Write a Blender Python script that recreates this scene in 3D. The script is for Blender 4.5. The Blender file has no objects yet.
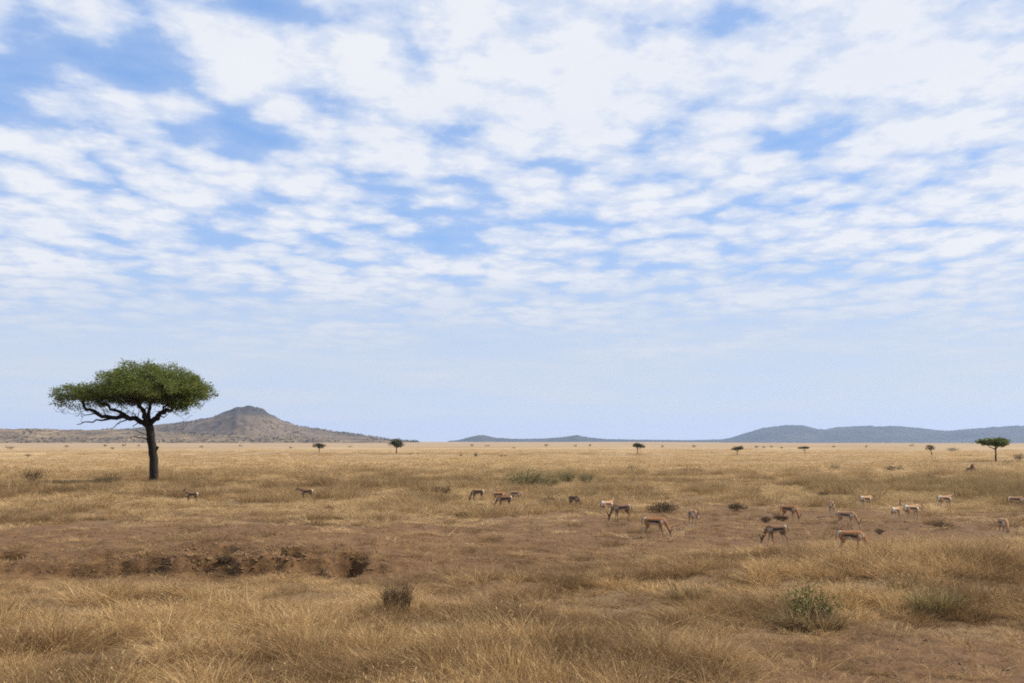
import bpy, math, random
import numpy as np
from mathutils import Vector, Matrix, kdtree

random.seed(7)
RNG = np.random.default_rng(11)
PI = math.pi
R = math.radians
sc = bpy.context.scene
C = sc.collection

# ------------------------------------------------------------------ camera maths
F, CX, CY, CAMZ, HZN = 1138.0, 512.0, 341.5, 3.0, 441.5
PITCH = math.atan((HZN - CY) / F)
cp, sp = math.cos(PITCH), math.sin(PITCH)

def ray(px, py):
    a, b = (px - CX) / F, -(py - CY) / F
    return np.array([a, cp - b * sp, sp + b * cp])

def project(x, y, z=0.0):
    yy = y * cp + (z - CAMZ) * sp
    zz = -y * sp + (z - CAMZ) * cp
    yy = np.maximum(yy, 0.5)
    return CX + F * x / yy, CY - F * zz / yy

# ------------------------------------------------------------------ noise (numpy)
def _hash(ix, iy, seed):
    h = (ix.astype(np.int64) * 374761393 + iy.astype(np.int64) * 668265263 + seed * 974634777) & 0xFFFFFFFF
    h = ((h ^ (h >> 13)) * 1274126177) & 0xFFFFFFFF
    return ((h ^ (h >> 16)) & 0xFFFFFF) / float(0xFFFFFF)

def vnoise(x, y, seed=0):
    x = np.asarray(x, float); y = np.asarray(y, float)
    ix, iy = np.floor(x), np.floor(y)
    fx, fy = x - ix, y - iy
    fx = fx * fx * fx * (fx * (fx * 6 - 15) + 10); fy = fy * fy * fy * (fy * (fy * 6 - 15) + 10)
    a = _hash(ix, iy, seed); b = _hash(ix + 1, iy, seed); c = _hash(ix, iy + 1, seed); d = _hash(ix + 1, iy + 1, seed)
    return (a * (1 - fx) + b * fx) * (1 - fy) + (c * (1 - fx) + d * fx) * fy

def fbm(x, y, seed=0, oct=4, gain=0.5):
    s, amp, tot = 0.0, 1.0, 0.0
    c, n = 0.8, 0.6
    for k in range(oct):
        s = s + amp * vnoise(x, y, seed + k * 17); tot += amp
        x, y = (c * x - n * y) * 2.03 + 3.7, (n * x + c * y) * 2.03 - 1.3
        amp *= gain
    return s / tot - 0.5            # about -0.35..0.35

def sstep(a, b, x):
    t = np.clip((x - a) / (b - a), 0, 1)
    return t * t * (3 - 2 * t)

# ------------------------------------------------------------------ layout tables of the plain
_ty = np.array([442, 470, 485, 495, 505, 515, 525, 535, 545, 555, 565, 575, 585, 600, 620, 645, 683.])
_tx = np.linspace(0, 1024, 9)
_cover = np.array([
 [1]*9, [1]*9, [.95,.95,.95,.95,.9,.9,.9,.95,1],
 [.9,.9,.9,.9,.8,.75,.75,.85,.95], [.8,.8,.75,.8,.7,.5,.5,.75,.85], [.7,.7,.6,.65,.55,.35,.3,.4,.5],
 [.42,.5,.42,.48,.45,.25,.15,.18,.3], [.10,.25,.14,.25,.3,.12,.08,.12,.25], [.06,.08,.05,.08,.1,.08,.12,.25,.4],
 [.16,.16,.1,.06,.08,.15,.38,.7,.85], [.10,.12,.08,.05,.12,.4,.65,.85,.9], [.12,.16,.14,.2,.42,.65,.8,.9,.95],
 [.8,.85,.85,.75,.75,.78,.85,.92,.92], [.92,.88,.85,.72,.6,.8,.92,.88,.85], [.85,.78,.65,.6,.68,.85,.9,.7,.62],
 [.9,.9,.8,.85,.92,.9,.55,.32,.35], [1,1,.95,1,1,.85,.3,.18,.22]])
_high = np.array([
 [.3]*9, [.34]*9, [.36]*9, [.36,.36,.36,.36,.36,.36,.36,.42,.5], [.3,.3,.3,.3,.3,.28,.28,.4,.45], [.26,.26,.25,.25,.25,.2,.2,.22,.25],
 [.2]*9, [.16]*9, [.15,.15,.14,.14,.14,.14,.16,.22,.3],
 [.25,.25,.2,.16,.16,.2,.28,.5,.55], [.22,.25,.2,.15,.18,.26,.4,.58,.6], [.2,.2,.2,.2,.22,.3,.42,.58,.58],
 [.28,.26,.26,.28,.3,.34,.45,.55,.5], [.34,.32,.32,.32,.32,.36,.48,.5,.42], [.38,.36,.34,.32,.36,.4,.45,.38,.32],
 [.48,.44,.42,.44,.5,.48,.32,.24,.24], [.55,.52,.5,.52,.58,.5,.26,.2,.2]])
_green = np.array([
 [0]*9, [0,0,0,0,.15,.1,0,.1,.2], [.1,.1,.1,.1,.45,.3,.1,.3,.7], [.1,.1,.1,.2,.3,.2,.1,.6,.8], [.1,.1,.1,.1,.15,.1,.1,.5,.6], [0]*9,
 [0]*9,[0]*9,[0]*9,[0]*9,[0]*9,[0]*9,[.05]*9,[.05]*9,[.1]*9,[.12,.1,.1,.2,.25,.15,.1,.05,.05],[.25,.15,.15,.3,.35,.2,.1,.05,.05]])

def table(T, x, y):
    px, py = project(np.asarray(x, float), np.asarray(y, float))
    px = px + 60 * fbm(x * .08, y * .08, 91, 3); py = py + (py - HZN) * .16 * fbm(x * .11, y * .11, 93, 3)
    j = np.interp(np.clip(py, 442, 683), _ty, np.arange(len(_ty)))
    i = np.interp(px, _tx, np.arange(len(_tx)))
    j0 = np.minimum(j.astype(int), len(_ty) - 2); i0 = np.minimum(i.astype(int), len(_tx) - 2)
    fj, fi = j - j0, i - i0
    return (T[j0, i0] * (1 - fi) + T[j0, i0 + 1] * fi) * (1 - fj) + (T[j0 + 1, i0] * (1 - fi) + T[j0 + 1, i0 + 1] * fi) * fj

HOLES = [(-3.75, 26.7, .36, .75, -.5), (-5.15, 27.0, .26, .5, -.3), (-5.5, 27.2, .14, .3, -.1), (-6.85, 27.3, .34, .4, -.05), (-9.6, 27.2, .25, .35, -.12), (-12.0, 27.3, .3, .35, -.1)]

def ground(x, y):
    x = np.asarray(x, float); y = np.asarray(y, float)
    d = np.hypot(x, y)
    z = 0.5 * fbm(x * .035, y * .035, 3, 3) * sstep(8, 40, d)
    z = z + 1.3 * fbm(x * .006, y * .006, 5, 2) * sstep(60, 220, d)
    # the eroded bank on the left
    w = sstep(-.8, -5.0, x + 1.4 * fbm(x * .3, y * .3, 8, 2)) * sstep(-40, -24, x) * (y > 0)
    yb = y + 2.4 * fbm(x * .35, y * .2, 21, 4) + 1.1 * fbm(x * 1.3, y * 1.3, 22, 4)
    z = z - .14 * w * sstep(22, 25.4, yb) * (1 - sstep(26.3, 26.9, yb))
    z = z + (.30 * sstep(26.2, 26.65, yb) * (.45 + .55 * sstep(-10.5, -7.5, x)) + .14 * sstep(26.9, 28.3, yb)) * w * (1 - sstep(28.5, 44, yb))
    # a softer lip carrying on to the right, and the grassy swell at the right
    w2 = sstep(2, 7, x) * (y > 0)
    z = z + .34 * w2 * sstep(19, 24, y) * (1 - sstep(26, 34, y))
    for hx, hy, hr, hd, fl in HOLES:
        m = np.exp(-(((x - hx + .3 * fbm(x * 3, y * 3, 87, 2)) / hr) ** 2 + ((y - hy) / hd) ** 2) ** 2.5)
        z = z * (1 - m) + np.minimum(z, fl) * m
    near = 1 - sstep(60, 160, d)
    z = z + .22 * bankmask(x, y) * fbm(x * 3.2, y * 3.2, 47, 3)
    bare = np.clip(1.15 - table(_cover, x, y), 0.25, 1)
    z = z + near * (.12 * fbm(x * .9, y * .9, 31, 3) + .10 * bare * fbm(x * 3.4, y * 3.4, 41, 3) + .05 * bare * np.abs(fbm(x * 8, y * 8, 43, 2)))
    # far to the right the plain falls away gently
    z = z - 20 * sstep(2000, 8500, d) * sstep(.12, .34, x / np.maximum(y, 1)) * (y > 0)
    return z

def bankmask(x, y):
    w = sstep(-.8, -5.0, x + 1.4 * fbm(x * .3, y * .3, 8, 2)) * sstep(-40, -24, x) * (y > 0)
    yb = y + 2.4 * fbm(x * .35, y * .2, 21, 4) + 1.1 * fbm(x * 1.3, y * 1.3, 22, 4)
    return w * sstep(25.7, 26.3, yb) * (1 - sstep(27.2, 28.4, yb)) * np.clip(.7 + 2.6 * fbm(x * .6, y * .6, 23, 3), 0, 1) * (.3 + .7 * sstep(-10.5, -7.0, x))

def at(px, py):
    r = ray(px, py)
    t = np.geomspace(6, 14000, 6000)
    P = np.array([0, 0, CAMZ])[None] + r[None] * t[:, None]
    g = ground(P[:, 0], P[:, 1]); below = P[:, 2] < g
    k = int(np.argmax(below)) if below.any() else len(t) - 1
    return Vector((P[k, 0], P[k, 1], g[k]))

def gz(x, y):
    return float(ground(np.array([x]), np.array([y]))[0])

# ------------------------------------------------------------------ mesh helpers
def mesh_np(name, V, Fs, smooth=False, attrs=None, cattr=None):
    """V (n,3); Fs list of (m,k) index arrays; attrs {name: (n,) floats}"""
    me = bpy.data.meshes.new(name)
    V = np.asarray(V, np.float32)
    me.vertices.add(len(V)); me.vertices.foreach_set('co', V.ravel())
    Fs = [np.asarray(f, np.int32) for f in Fs if len(f)]
    if Fs:
        loops = np.concatenate([f.ravel() for f in Fs])
        tot = np.concatenate([np.full(len(f), f.shape[1], np.int32) for f in Fs])
        st = np.concatenate([[0], np.cumsum(tot)[:-1]]).astype(np.int32)
        me.loops.add(len(loops)); me.loops.foreach_set('vertex_index', loops)
        me.polygons.add(len(tot)); me.polygons.foreach_set('loop_start', st)
        me.polygons.foreach_set('use_smooth', np.full(len(tot), smooth))
    for k, a in (attrs or {}).items():
        t = me.attributes.new(k, 'FLOAT', 'POINT'); t.data.foreach_set('value', np.asarray(a, np.float32))
    if cattr is not None:
        t = me.color_attributes.new('coat', 'FLOAT_COLOR', 'POINT')
        c = np.ones((len(V), 4), np.float32); c[:, :3] = cattr
        t.data.foreach_set('color', c.ravel())
    me.update(calc_edges=True); me.validate()
    return me

def link(name, me, mat=None, parent=None, loc=None):
    o = bpy.data.objects.new(name, me)
    if mat is not None: me.materials.clear(); me.materials.append(mat)
    C.objects.link(o)
    if parent is not None: o.parent = parent
    if loc is not None: o.location = loc
    return o

def tag(o, label=None, cat=None, group=None, kind=None):
    for k, v in (('label', label), ('category', cat), ('group', group), ('kind', kind)):
        if v: o[k] = v
    return o

def empty(name, loc, rz=0.0):
    o = bpy.data.objects.new(name, None); C.objects.link(o)
    o.location = loc; o.rotation_euler = (0, 0, rz); o.empty_display_size = .2
    return o

class Tubes:
    def __init__(s): s.V = []; s.F = []; s.n = 0
    def add(s, pts, rad, k=6):
        pts = [np.asarray(p, float) for p in pts]
        up = np.array([.31, .77, .55]); rings = []
        for i, p in enumerate(pts):
            a = pts[max(i - 1, 0)]; b = pts[min(i + 1, len(pts) - 1)]
            t = (b - a) / (np.linalg.norm(b - a) + 1e-9)
            u = np.cross(t, up); u /= np.linalg.norm(u) + 1e-9; v = np.cross(t, u)
            an = np.arange(k) * 2 * PI / k
            rings.append(p + rad[i] * (np.cos(an)[:, None] * u + np.sin(an)[:, None] * v))
        s.V.append(np.concatenate(rings))
        idx = np.arange(k); nx = (idx + 1) % k
        for i in range(len(pts) - 1):
            a, b = s.n + i * k, s.n + (i + 1) * k
            s.F.append(np.stack([a + idx, a + nx, b + nx, b + idx], 1))
        s.n += k * len(pts)
    def mesh(s, name): return mesh_np(name, np.concatenate(s.V), [np.concatenate(s.F)], smooth=True)

def leaf_quads(P, size, rng, flat=.5, aspect=.45):
    """small leaf faces around centres P (n,3); size (n,)"""
    n = len(P)
    a = rng.normal(size=(n, 3)); a[:, 2] *= flat; a /= np.linalg.norm(a, axis=1)[:, None]
    b = np.cross(a, rng.normal(size=(n, 3))); b /= np.linalg.norm(b, axis=1)[:, None] + 1e-9
    a = a * size[:, None] * .5; b = b * size[:, None] * .5 * aspect
    V = np.stack([P - a, P + b * .9, P + a, P - b], 1).reshape(-1, 3)
    Fq = np.arange(4 * n).reshape(n, 4)
    return V, Fq

# ------------------------------------------------------------------ materials
def newmat(name):
    m = bpy.data.materials.new(name); m.use_nodes = True
    nt = m.node_tree; nt.nodes.clear()
    return m, nt, nt.nodes, nt.links

def N(nt, typ, **kw):
    n = nt.nodes.new(typ)
    for k, v in kw.items():
        if k.startswith('i_'):
            key = k[2:]; key = int(key) if key.isdigit() else key
            n.inputs[key].default_value = v
        else: setattr(n, k, v)
    return n

def ramp(nt, fac, stops):
    r = nt.nodes.new('ShaderNodeValToRGB')
    el = r.color_ramp.elements
    while len(el) < len(stops): el.new(.5)
    for e, (p, c) in zip(el, stops): e.position = p; e.color = (*c, 1) if len(c) == 3 else c
    nt.links.new(fac, r.inputs[0]); return r.outputs[0]

def mixc(nt, fac, a, b, typ='MIX'):
    m = nt.nodes.new('ShaderNodeMix'); m.data_type = 'RGBA'; m.blend_type = typ
    for s, v in ((m.inputs['Factor'], fac), (m.inputs[6], a), (m.inputs[7], b)):
        if isinstance(v, bpy.types.NodeSocket): nt.links.new(v, s)
        elif isinstance(v, (int, float)): s.default_value = v
        else: s.default_value = (*v, 1)
    return m.outputs[2]

def math_(nt, op, *a, clamp=False):
    m = nt.nodes.new('ShaderNodeMath'); m.operation = op; m.use_clamp = clamp
    for k, v in enumerate(a):
        if isinstance(v, bpy.types.NodeSocket): nt.links.new(v, m.inputs[k])
        else: m.inputs[k].default_value = v
    return m.outputs[0]

def noise(nt, vec, scale, detail=4, rough=.55, dist=0.0):
    n = N(nt, 'ShaderNodeTexNoise'); n.inputs['Scale'].default_value = scale; n.inputs['Detail'].default_value = detail
    n.inputs['Roughness'].default_value = rough; n.inputs['Distortion'].default_value = dist
    if vec is not None: nt.links.new(vec, n.inputs['Vector'])
    return n.outputs[0]

def rng_map(nt, v, a, b, c=0., d=1.):
    m = nt.nodes.new('ShaderNodeMapRange'); m.interpolation_type = 'SMOOTHSTEP'
    nt.links.new(v, m.inputs[0])
    for k, x in zip((1, 2, 3, 4), (a, b, c, d)): m.inputs[k].default_value = x
    return m.outputs[0]

def surf(nt, col, rough=.85, transl=0.0, bump=None, bstr=.3, bdist=.05):
    out = N(nt, 'ShaderNodeOutputMaterial'); p = N(nt, 'ShaderNodeBsdfPrincipled')
    p.inputs['Roughness'].default_value = rough; p.inputs['Specular IOR Level'].default_value = .25
    if isinstance(col, bpy.types.NodeSocket): nt.links.new(col, p.inputs['Base Color'])
    else: p.inputs['Base Color'].default_value = (*col, 1)
    if bump is not None:
        b = N(nt, 'ShaderNodeBump'); b.inputs['Strength'].default_value = bstr; b.inputs['Distance'].default_value = bdist
        nt.links.new(bump, b.inputs['Height']); nt.links.new(b.outputs[0], p.inputs['Normal'])
    s = p.outputs[0]
    if transl > 0:
        t = N(nt, 'ShaderNodeBsdfTranslucent'); m = N(nt, 'ShaderNodeMixShader', i_0=transl)
        if isinstance(col, bpy.types.NodeSocket): nt.links.new(col, t.inputs[0])
        else: t.inputs[0].default_value = (*col, 1)
        nt.links.new(s, m.inputs[1]); nt.links.new(t.outputs[0], m.inputs[2]); s = m.outputs[0]
    nt.links.new(s, out.inputs[0])

def attr(nt, name, typ='GEOMETRY', out='Fac'):
    a = N(nt, 'ShaderNodeAttribute'); a.attribute_type = typ; a.attribute_name = name
    return a.outputs[out]

def m_ground():
    m, nt, ns, lk = newmat('ground')
    pos = N(nt, 'ShaderNodeNewGeometry').outputs['Position']
    cov = attr(nt, 'cover'); grn = attr(nt, 'green'); far = attr(nt, 'open')
    n1 = noise(nt, pos, .35, 5, .6); n2 = noise(nt, pos, 3.0, 6, .65); n3 = noise(nt, pos, 22, 4, .7)
    dirt = ramp(nt, n2, [(.3, (.066, .033, .0135)), (.5, (.115, .060, .024)), (.72, (.165, .092, .039))])
    dirt = mixc(nt, rng_map(nt, n3, .45, .75, 0, .5), dirt, (.20, .116, .055))
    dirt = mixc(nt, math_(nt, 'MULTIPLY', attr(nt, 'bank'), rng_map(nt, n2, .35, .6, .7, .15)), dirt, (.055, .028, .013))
    nf = noise(nt, pos, .045, 6, .62); ng = noise(nt, pos, .5, 6, .68); nk = noise(nt, pos, .009, 5, .6)
    straw = ramp(nt, ng, [(.28, (.18, .125, .064)), (.5, (.33, .235, .125)), (.75, (.47, .35, .195))])
    straw = mixc(nt, rng_map(nt, nf, .42, .62, 0, .55), straw, (.20, .125, .058))
    straw = mixc(nt, rng_map(nt, nk, .42, .66, 0, .5), straw, (.47, .36, .205))
    ms = N(nt, 'ShaderNodeMapping'); ms.inputs['Scale'].default_value = (.004, .022, 1); lk.new(pos, ms.inputs[0])
    straw = mixc(nt, rng_map(nt, noise(nt, ms.outputs[0], 1, 5, .6), .46, .6, 0, .6), straw, (.21, .135, .07))
    litter = ramp(nt, n3, [(.3, (.075, .043, .021)), (.5, (.145, .090, .043)), (.7, (.28, .185, .09))])
    straw = mixc(nt, far, litter, straw); straw = mixc(nt, attr(nt, 'distant'), straw, (.28, .20, .125))
    straw = mixc(nt, math_(nt, 'MULTIPLY', grn, .6), straw, (.15, .13, .055))
    f = math_(nt, 'ADD', cov, math_(nt, 'MULTIPLY', math_(nt, 'SUBTRACT', n1, .5), 1.1))
    f = math_(nt, 'ADD', f, math_(nt, 'MULTIPLY', math_(nt, 'SUBTRACT', n3, .5), .6))
    col = mixc(nt, rng_map(nt, f, .35, .95), dirt, straw)
    hgt = math_(nt, 'ADD', math_(nt, 'MULTIPLY', n2, .8), math_(nt, 'MULTIPLY', n3, .5))
    surf(nt, col, .95, 0, hgt, .7, .06)
    return m

def m_grass(name, pale, mid, dark, green, transl=.3):
    m, nt, ns, lk = newmat(name)
    v = attr(nt, 'blade'); t = attr(nt, 'tint', 'INSTANCER'); g = attr(nt, 'green', 'INSTANCER')
    col = ramp(nt, v, [(0, dark), (.45, mid), (1, pale)])
    col = mixc(nt, math_(nt, 'MULTIPLY', t, .85), col, dark)
    col = mixc(nt, math_(nt, 'MULTIPLY', g, .75), col, green)
    surf(nt, col, .75, transl); return m

def m_leaf(name, a, b, c, transl=.25):
    m, nt, ns, lk = newmat(name)
    v = attr(nt, 'blade')
    col = ramp(nt, v, [(0, a), (.5, b), (1, c)])
    pos = N(nt, 'ShaderNodeNewGeometry').outputs['Position']
    col = mixc(nt, rng_map(nt, noise(nt, pos, 1.1, 3), .4, .65, 0, .6), col, c)
    surf(nt, col, .6, transl); return m

def m_bark():
    m, nt, ns, lk = newmat('bark')
    pos = N(nt, 'ShaderNodeNewGeometry').outputs['Position']
    mp = N(nt, 'ShaderNodeMapping'); mp.inputs['Scale'].default_value = (9, 9, 1.6); lk.new(pos, mp.inputs[0])
    n1 = noise(nt, mp.outputs[0], 1.0, 6, .65); n2 = noise(nt, pos, 2.2, 3)
    col = ramp(nt, n1, [(.3, (.010, .008, .006)), (.55, (.026, .020, .015)), (.8, (.060, .047, .035))])
    col = mixc(nt, rng_map(nt, n2, .5, .7, 0, .3), col, (.05, .044, .034))
    surf(nt, col, .9, 0, n1, .9, .05); return m

def m_plain(name, c1, c2, scale=6, rough=.8):
    m, nt, ns, lk = newmat(name)
    pos = N(nt, 'ShaderNodeNewGeometry').outputs['Position']
    n1 = noise(nt, pos, scale, 5, .6)
    surf(nt, mixc(nt, rng_map(nt, n1, .35, .65), c1, c2), rough, 0, n1, .5, .03); return m

def m_coat():
    m, nt, ns, lk = newmat('coat')
    c = attr(nt, 'coat', out='Color')
    tc = N(nt, 'ShaderNodeTexCoord').outputs['Object']
    n1 = noise(nt, tc, 60, 3); n2 = noise(nt, tc, 9, 3)
    col = mixc(nt, rng_map(nt, n1, .35, .7, 0, .35), c, (.5, .5, .5), 'MULTIPLY')
    col = mixc(nt, rng_map(nt, n2, .45, .7, 0, .18), col, (.22, .12, .055))
    surf(nt, col, .7, 0, n1, .25, .004); return m

def m_hill(name, lo, mid, hi, scale, rock=None, top=None):
    m, nt, ns, lk = newmat(name)
    pos = N(nt, 'ShaderNodeNewGeometry').outputs['Position']
    n1 = noise(nt, pos, scale, 7, .65); n2 = noise(nt, pos, scale * 6, 5, .7)
    col = ramp(nt, n1, [(.35, lo), (.52, mid), (.68, hi)])
    if rock is not None:
        col = mixc(nt, rng_map(nt, n2, .54, .64, 0, .8), col, rock)
    col = mixc(nt, rng_map(nt, n2, .3, .46, .75, 0), col, lo)
    if top is not None:
        sz = N(nt, 'ShaderNodeSeparateXYZ'); lk.new(pos, sz.inputs[0])
        hh = math_(nt, 'ADD', sz.outputs[2], math_(nt, 'MULTIPLY', math_(nt, 'SUBTRACT', n1, .5), 60.0))
        col = mixc(nt, rng_map(nt, hh, top * .62, top * .82, 0, .9), col, (.040, .038, .036))
    surf(nt, col, .95, 0, n2, .6, 4.0); return m

M_GROUND = m_ground()
M_GRASS = m_grass('dry_grass', (.74, .53, .265), (.50, .315, .135), (.125, .066, .028), (.20, .155, .055))
M_GRASSF = m_grass('far_dry_grass', (.72, .53, .285), (.50, .335, .155), (.155, .088, .038), (.24, .20, .08))
M_TUSS = m_grass('tussock_grass', (.42, .30, .145), (.25, .165, .075), (.09, .056, .028), (.09, .085, .045))
M_TUSSD = m_grass('dead_tussock_grass', (.17, .115, .055), (.085, .054, .027), (.035, .022, .012), (.08, .07, .035))
M_TUSSG = m_grass('grey_green_tussock_grass', (.38, .285, .125), (.22, .17, .068), (.095, .074, .032), (.1, .1, .04))
M_ACACIA = m_leaf('acacia_leaves', (.045, .062, .012), (.105, .135, .024), (.17, .19, .045), .35)
M_FARLEAF = m_leaf('far_leaves', (.035, .036, .018), (.058, .058, .028), (.09, .085, .042), .15)
M_SHRUB = m_leaf('shrub_leaves', (.10, .092, .036), (.175, .155, .06), (.26, .22, .10), .25)
M_BUSHG = m_leaf('bush_leaves', (.10, .075, .028), (.10, .118, .02), (.18, .19, .045), .3)
M_DARKB = m_leaf('dark_bush_leaves', (.045, .026, .012), (.085, .050, .022), (.16, .098, .042), .15)
M_BARK = m_bark()
M_TWIG = m_plain('twigs', (.05, .036, .024), (.12, .088, .058), 9)
M_MOUND = m_plain('termite_earth', (.075, .036, .022), (.135, .068, .04), 2.2)
M_CLOD = m_plain('earth_clods', (.10, .052, .025), (.19, .105, .05), 7)
M_COAT = m_coat()
M_HORN = m_plain('horn', (.018, .015, .012), (.05, .042, .034), 30, .5)
M_TAIL = m_plain('tail_hair', (.012, .01, .009), (.03, .024, .02), 40)

# ------------------------------------------------------------------ world: sky, clouds
SUN_EL, SUN_AZ = R(46), R(78)          # azimuth from +Y (view) towards +X (right)
w = bpy.data.worlds.new('World'); sc.world = w; w.use_nodes = True
nt = w.node_tree; nt.nodes.clear()
sky = N(nt, 'ShaderNodeTexSky'); sky.sky_type = 'NISHITA'; sky.sun_disc = False
sky.sun_elevation = SUN_EL; sky.sun_rotation = SUN_AZ; sky.altitude = 1500; sky.air_density = 1.0; sky.dust_density = .6; sky.ozone_density = 1.6
SKY_STR = 0.11
CURV = .06
dirn = N(nt, 'ShaderNodeTexCoord').outputs['Generated']
sx = N(nt, 'ShaderNodeSeparateXYZ'); nt.links.new(dirn, sx.inputs[0])
zc = math_(nt, 'ADD', math_(nt, 'MAXIMUM', sx.outputs[2], 0.0), CURV)
cb = N(nt, 'ShaderNodeCombineXYZ')
nt.links.new(math_(nt, 'DIVIDE', sx.outputs[0], zc), cb.inputs[0]); nt.links.new(math_(nt, 'DIVIDE', sx.outputs[1], zc), cb.inputs[1])
P = cb.outputs[0]
mq = N(nt, 'ShaderNodeMapping'); mq.inputs['Rotation'].default_value = (0, 0, R(-14)); mq.inputs['Scale'].default_value = (1.0, .74, 1); nt.links.new(P, mq.inputs[0]); Q = mq.outputs[0]
def plane(px, py):
    r = ray(px, py); r = r / np.linalg.norm(r)
    return r[0] / (r[2] + CURV), r[1] / (r[2] + CURV)
blobs = [ # px, py, half-width px, half-height px, weight
 (45, 62, 95, 50, -.10), (140, 118, 120, 22, -.08), (290, 122, 60, 18, -.05), (275, 6, 80, 14, -.16), (412, 72, 26, 16, -.20),
 (455, 186, 60, 14, -.10), (435, 238, 30, 24, -.13), (600, 14, 50, 18, -.15), (730, 62, 30, 30, -.13), (785, 132, 60, 16, -.15), (640, 140, 34, 18, -.13),
 (215, 170, 90, 14, -.07), (560, 215, 70, 20, -.04), (905, 240, 60, 12, -.03),
 (330, 70, 120, 45, .12), (540, 95, 130, 60, .20), (890, 65, 170, 75, .28), (470, 110, 90, 45, .1), (120, 200, 150, 35, .05), (1000, 150, 90, 60, .12)]
bias = None
for (bx, by, hw, hh, wt) in blobs:
    c0 = plane(bx, by); c1 = plane(bx + hw, by); c2 = plane(bx, by - hh); c3 = plane(bx, by + hh)
    rx = abs(c1[0] - c0[0]) or .1; ry = max(abs(c3[1] - c2[1]) / 2, .05)
    mp = N(nt, 'ShaderNodeMapping'); mp.vector_type = 'POINT'
    mp.inputs['Location'].default_value = (-c0[0] / rx, -c0[1] / ry, 0); mp.inputs['Scale'].default_value = (1 / rx, 1 / ry, 1)
    nt.links.new(P, mp.inputs[0])
    ln = N(nt, 'ShaderNodeVectorMath', operation='DOT_PRODUCT'); nt.links.new(mp.outputs[0], ln.inputs[0]); nt.links.new(mp.outputs[0], ln.inputs[1])
    g = math_(nt, 'MULTIPLY', math_(nt, 'EXPONENT', math_(nt, 'MULTIPLY', ln.outputs['Value'], -.8)), wt)
    bias = g if bias is None else math_(nt, 'ADD', bias, g)
nA = noise(nt, Q, 3.6, 4, .45, .1)
nB = noise(nt, P, .8, 3, .5, .3)
nC = noise(nt, Q, 15, 6, .6, .1)
vo = N(nt, 'ShaderNodeTexVoronoi'); vo.feature = 'SMOOTH_F1'; vo.inputs['Scale'].default_value = 6.6; vo.inputs['Smoothness'].default_value = .35
wv = N(nt, 'ShaderNodeVectorMath', operation='MULTIPLY_ADD'); wn = N(nt, 'ShaderNodeTexNoise'); wn.inputs['Scale'].default_value = 3.0; wn.inputs['Detail'].default_value = 4; nt.links.new(Q, wn.inputs['Vector'])
nt.links.new(wn.outputs[1], wv.inputs[0]); wv.inputs[1].default_value = (.22, .22, 0); nt.links.new(Q, wv.inputs[2]); nt.links.new(wv.outputs[0], vo.inputs['Vector'])
nV = math_(nt, 'SUBTRACT', .42, vo.outputs['Distance'])
dens = math_(nt, 'ADD', math_(nt, 'ADD', math_(nt, 'ADD', math_(nt, 'MULTIPLY', math_(nt, 'SUBTRACT', nA, .5), .85), math_(nt, 'MULTIPLY', nV, .70)), math_(nt, 'MULTIPLY', math_(nt, 'SUBTRACT', nB, .5), .55)),
             math_(nt, 'ADD', math_(nt, 'MULTIPLY', math_(nt, 'SUBTRACT', nC, .5), .42), bias))
alpha = math_(nt, 'ADD', math_(nt, 'ADD', rng_map(nt, dens, -.29, -.06, 0, .62), rng_map(nt, dens, -.60, -.16, 0, .25)), rng_map(nt, nB, .3, .62, .05, .14))
thick = rng_map(nt, math_(nt, 'ADD', dens, math_(nt, 'MULTIPLY', math_(nt, 'SUBTRACT', nC, .5), .5)), -.14, .20)
elev = sx.outputs[2]
low = rng_map(nt, math_(nt, 'ADD', elev, math_(nt, 'MULTIPLY', math_(nt, 'SUBTRACT', nB, .5), .10)), .055, .19)              # clouds thin out into the hazy band above the horizon
alpha = math_(nt, 'ADD', math_(nt, 'MULTIPLY', alpha, math_(nt, 'MULTIPLY', low, .95)), math_(nt, 'MULTIPLY', math_(nt, 'SUBTRACT', 1.0, low), math_(nt, 'ADD', .80, math_(nt, 'MULTIPLY', math_(nt, 'SUBTRACT', nB, .5), .7))))
ccol = mixc(nt, low, (.515, .55, .605), mixc(nt, thick, (.505, .565, .685), (.675, .688, .715)))
CLOUD = 1.0
bg1 = N(nt, 'ShaderNodeBackground', i_Strength=1.0); skm = N(nt, 'ShaderNodeVectorMath', operation='SCALE'); nt.links.new(sky.outputs[0], skm.inputs[0]); skm.inputs['Scale'].default_value = SKY_STR
nt.links.new(mixc(nt, .55, skm.outputs[0], (.14, .335, .745)), bg1.inputs[0])
bg2 = N(nt, 'ShaderNodeBackground', i_Strength=CLOUD); nt.links.new(ccol, bg2.inputs[0])
mx = N(nt, 'ShaderNodeMixShader'); nt.links.new(alpha, mx.inputs[0]); nt.links.new(bg1.outputs[0], mx.inputs[1]); nt.links.new(bg2.outputs[0], mx.inputs[2])
wo = N(nt, 'ShaderNodeOutputWorld'); nt.links.new(mx.outputs[0], wo.inputs[0])

sl = bpy.data.lights.new('sun', 'SUN'); sl.energy = 4.9; sl.angle = R(.6); sl.color = (1, .915, .785)
so = bpy.data.objects.new('sun', sl); C.objects.link(so); so.location = (40, 10, 60)
sdir = Vector((math.sin(SUN_AZ) * math.cos(SUN_EL), math.cos(SUN_AZ) * math.cos(SUN_EL), math.sin(SUN_EL)))
so.rotation_euler = (-sdir).to_track_quat('-Z', 'Y').to_euler()

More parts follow.
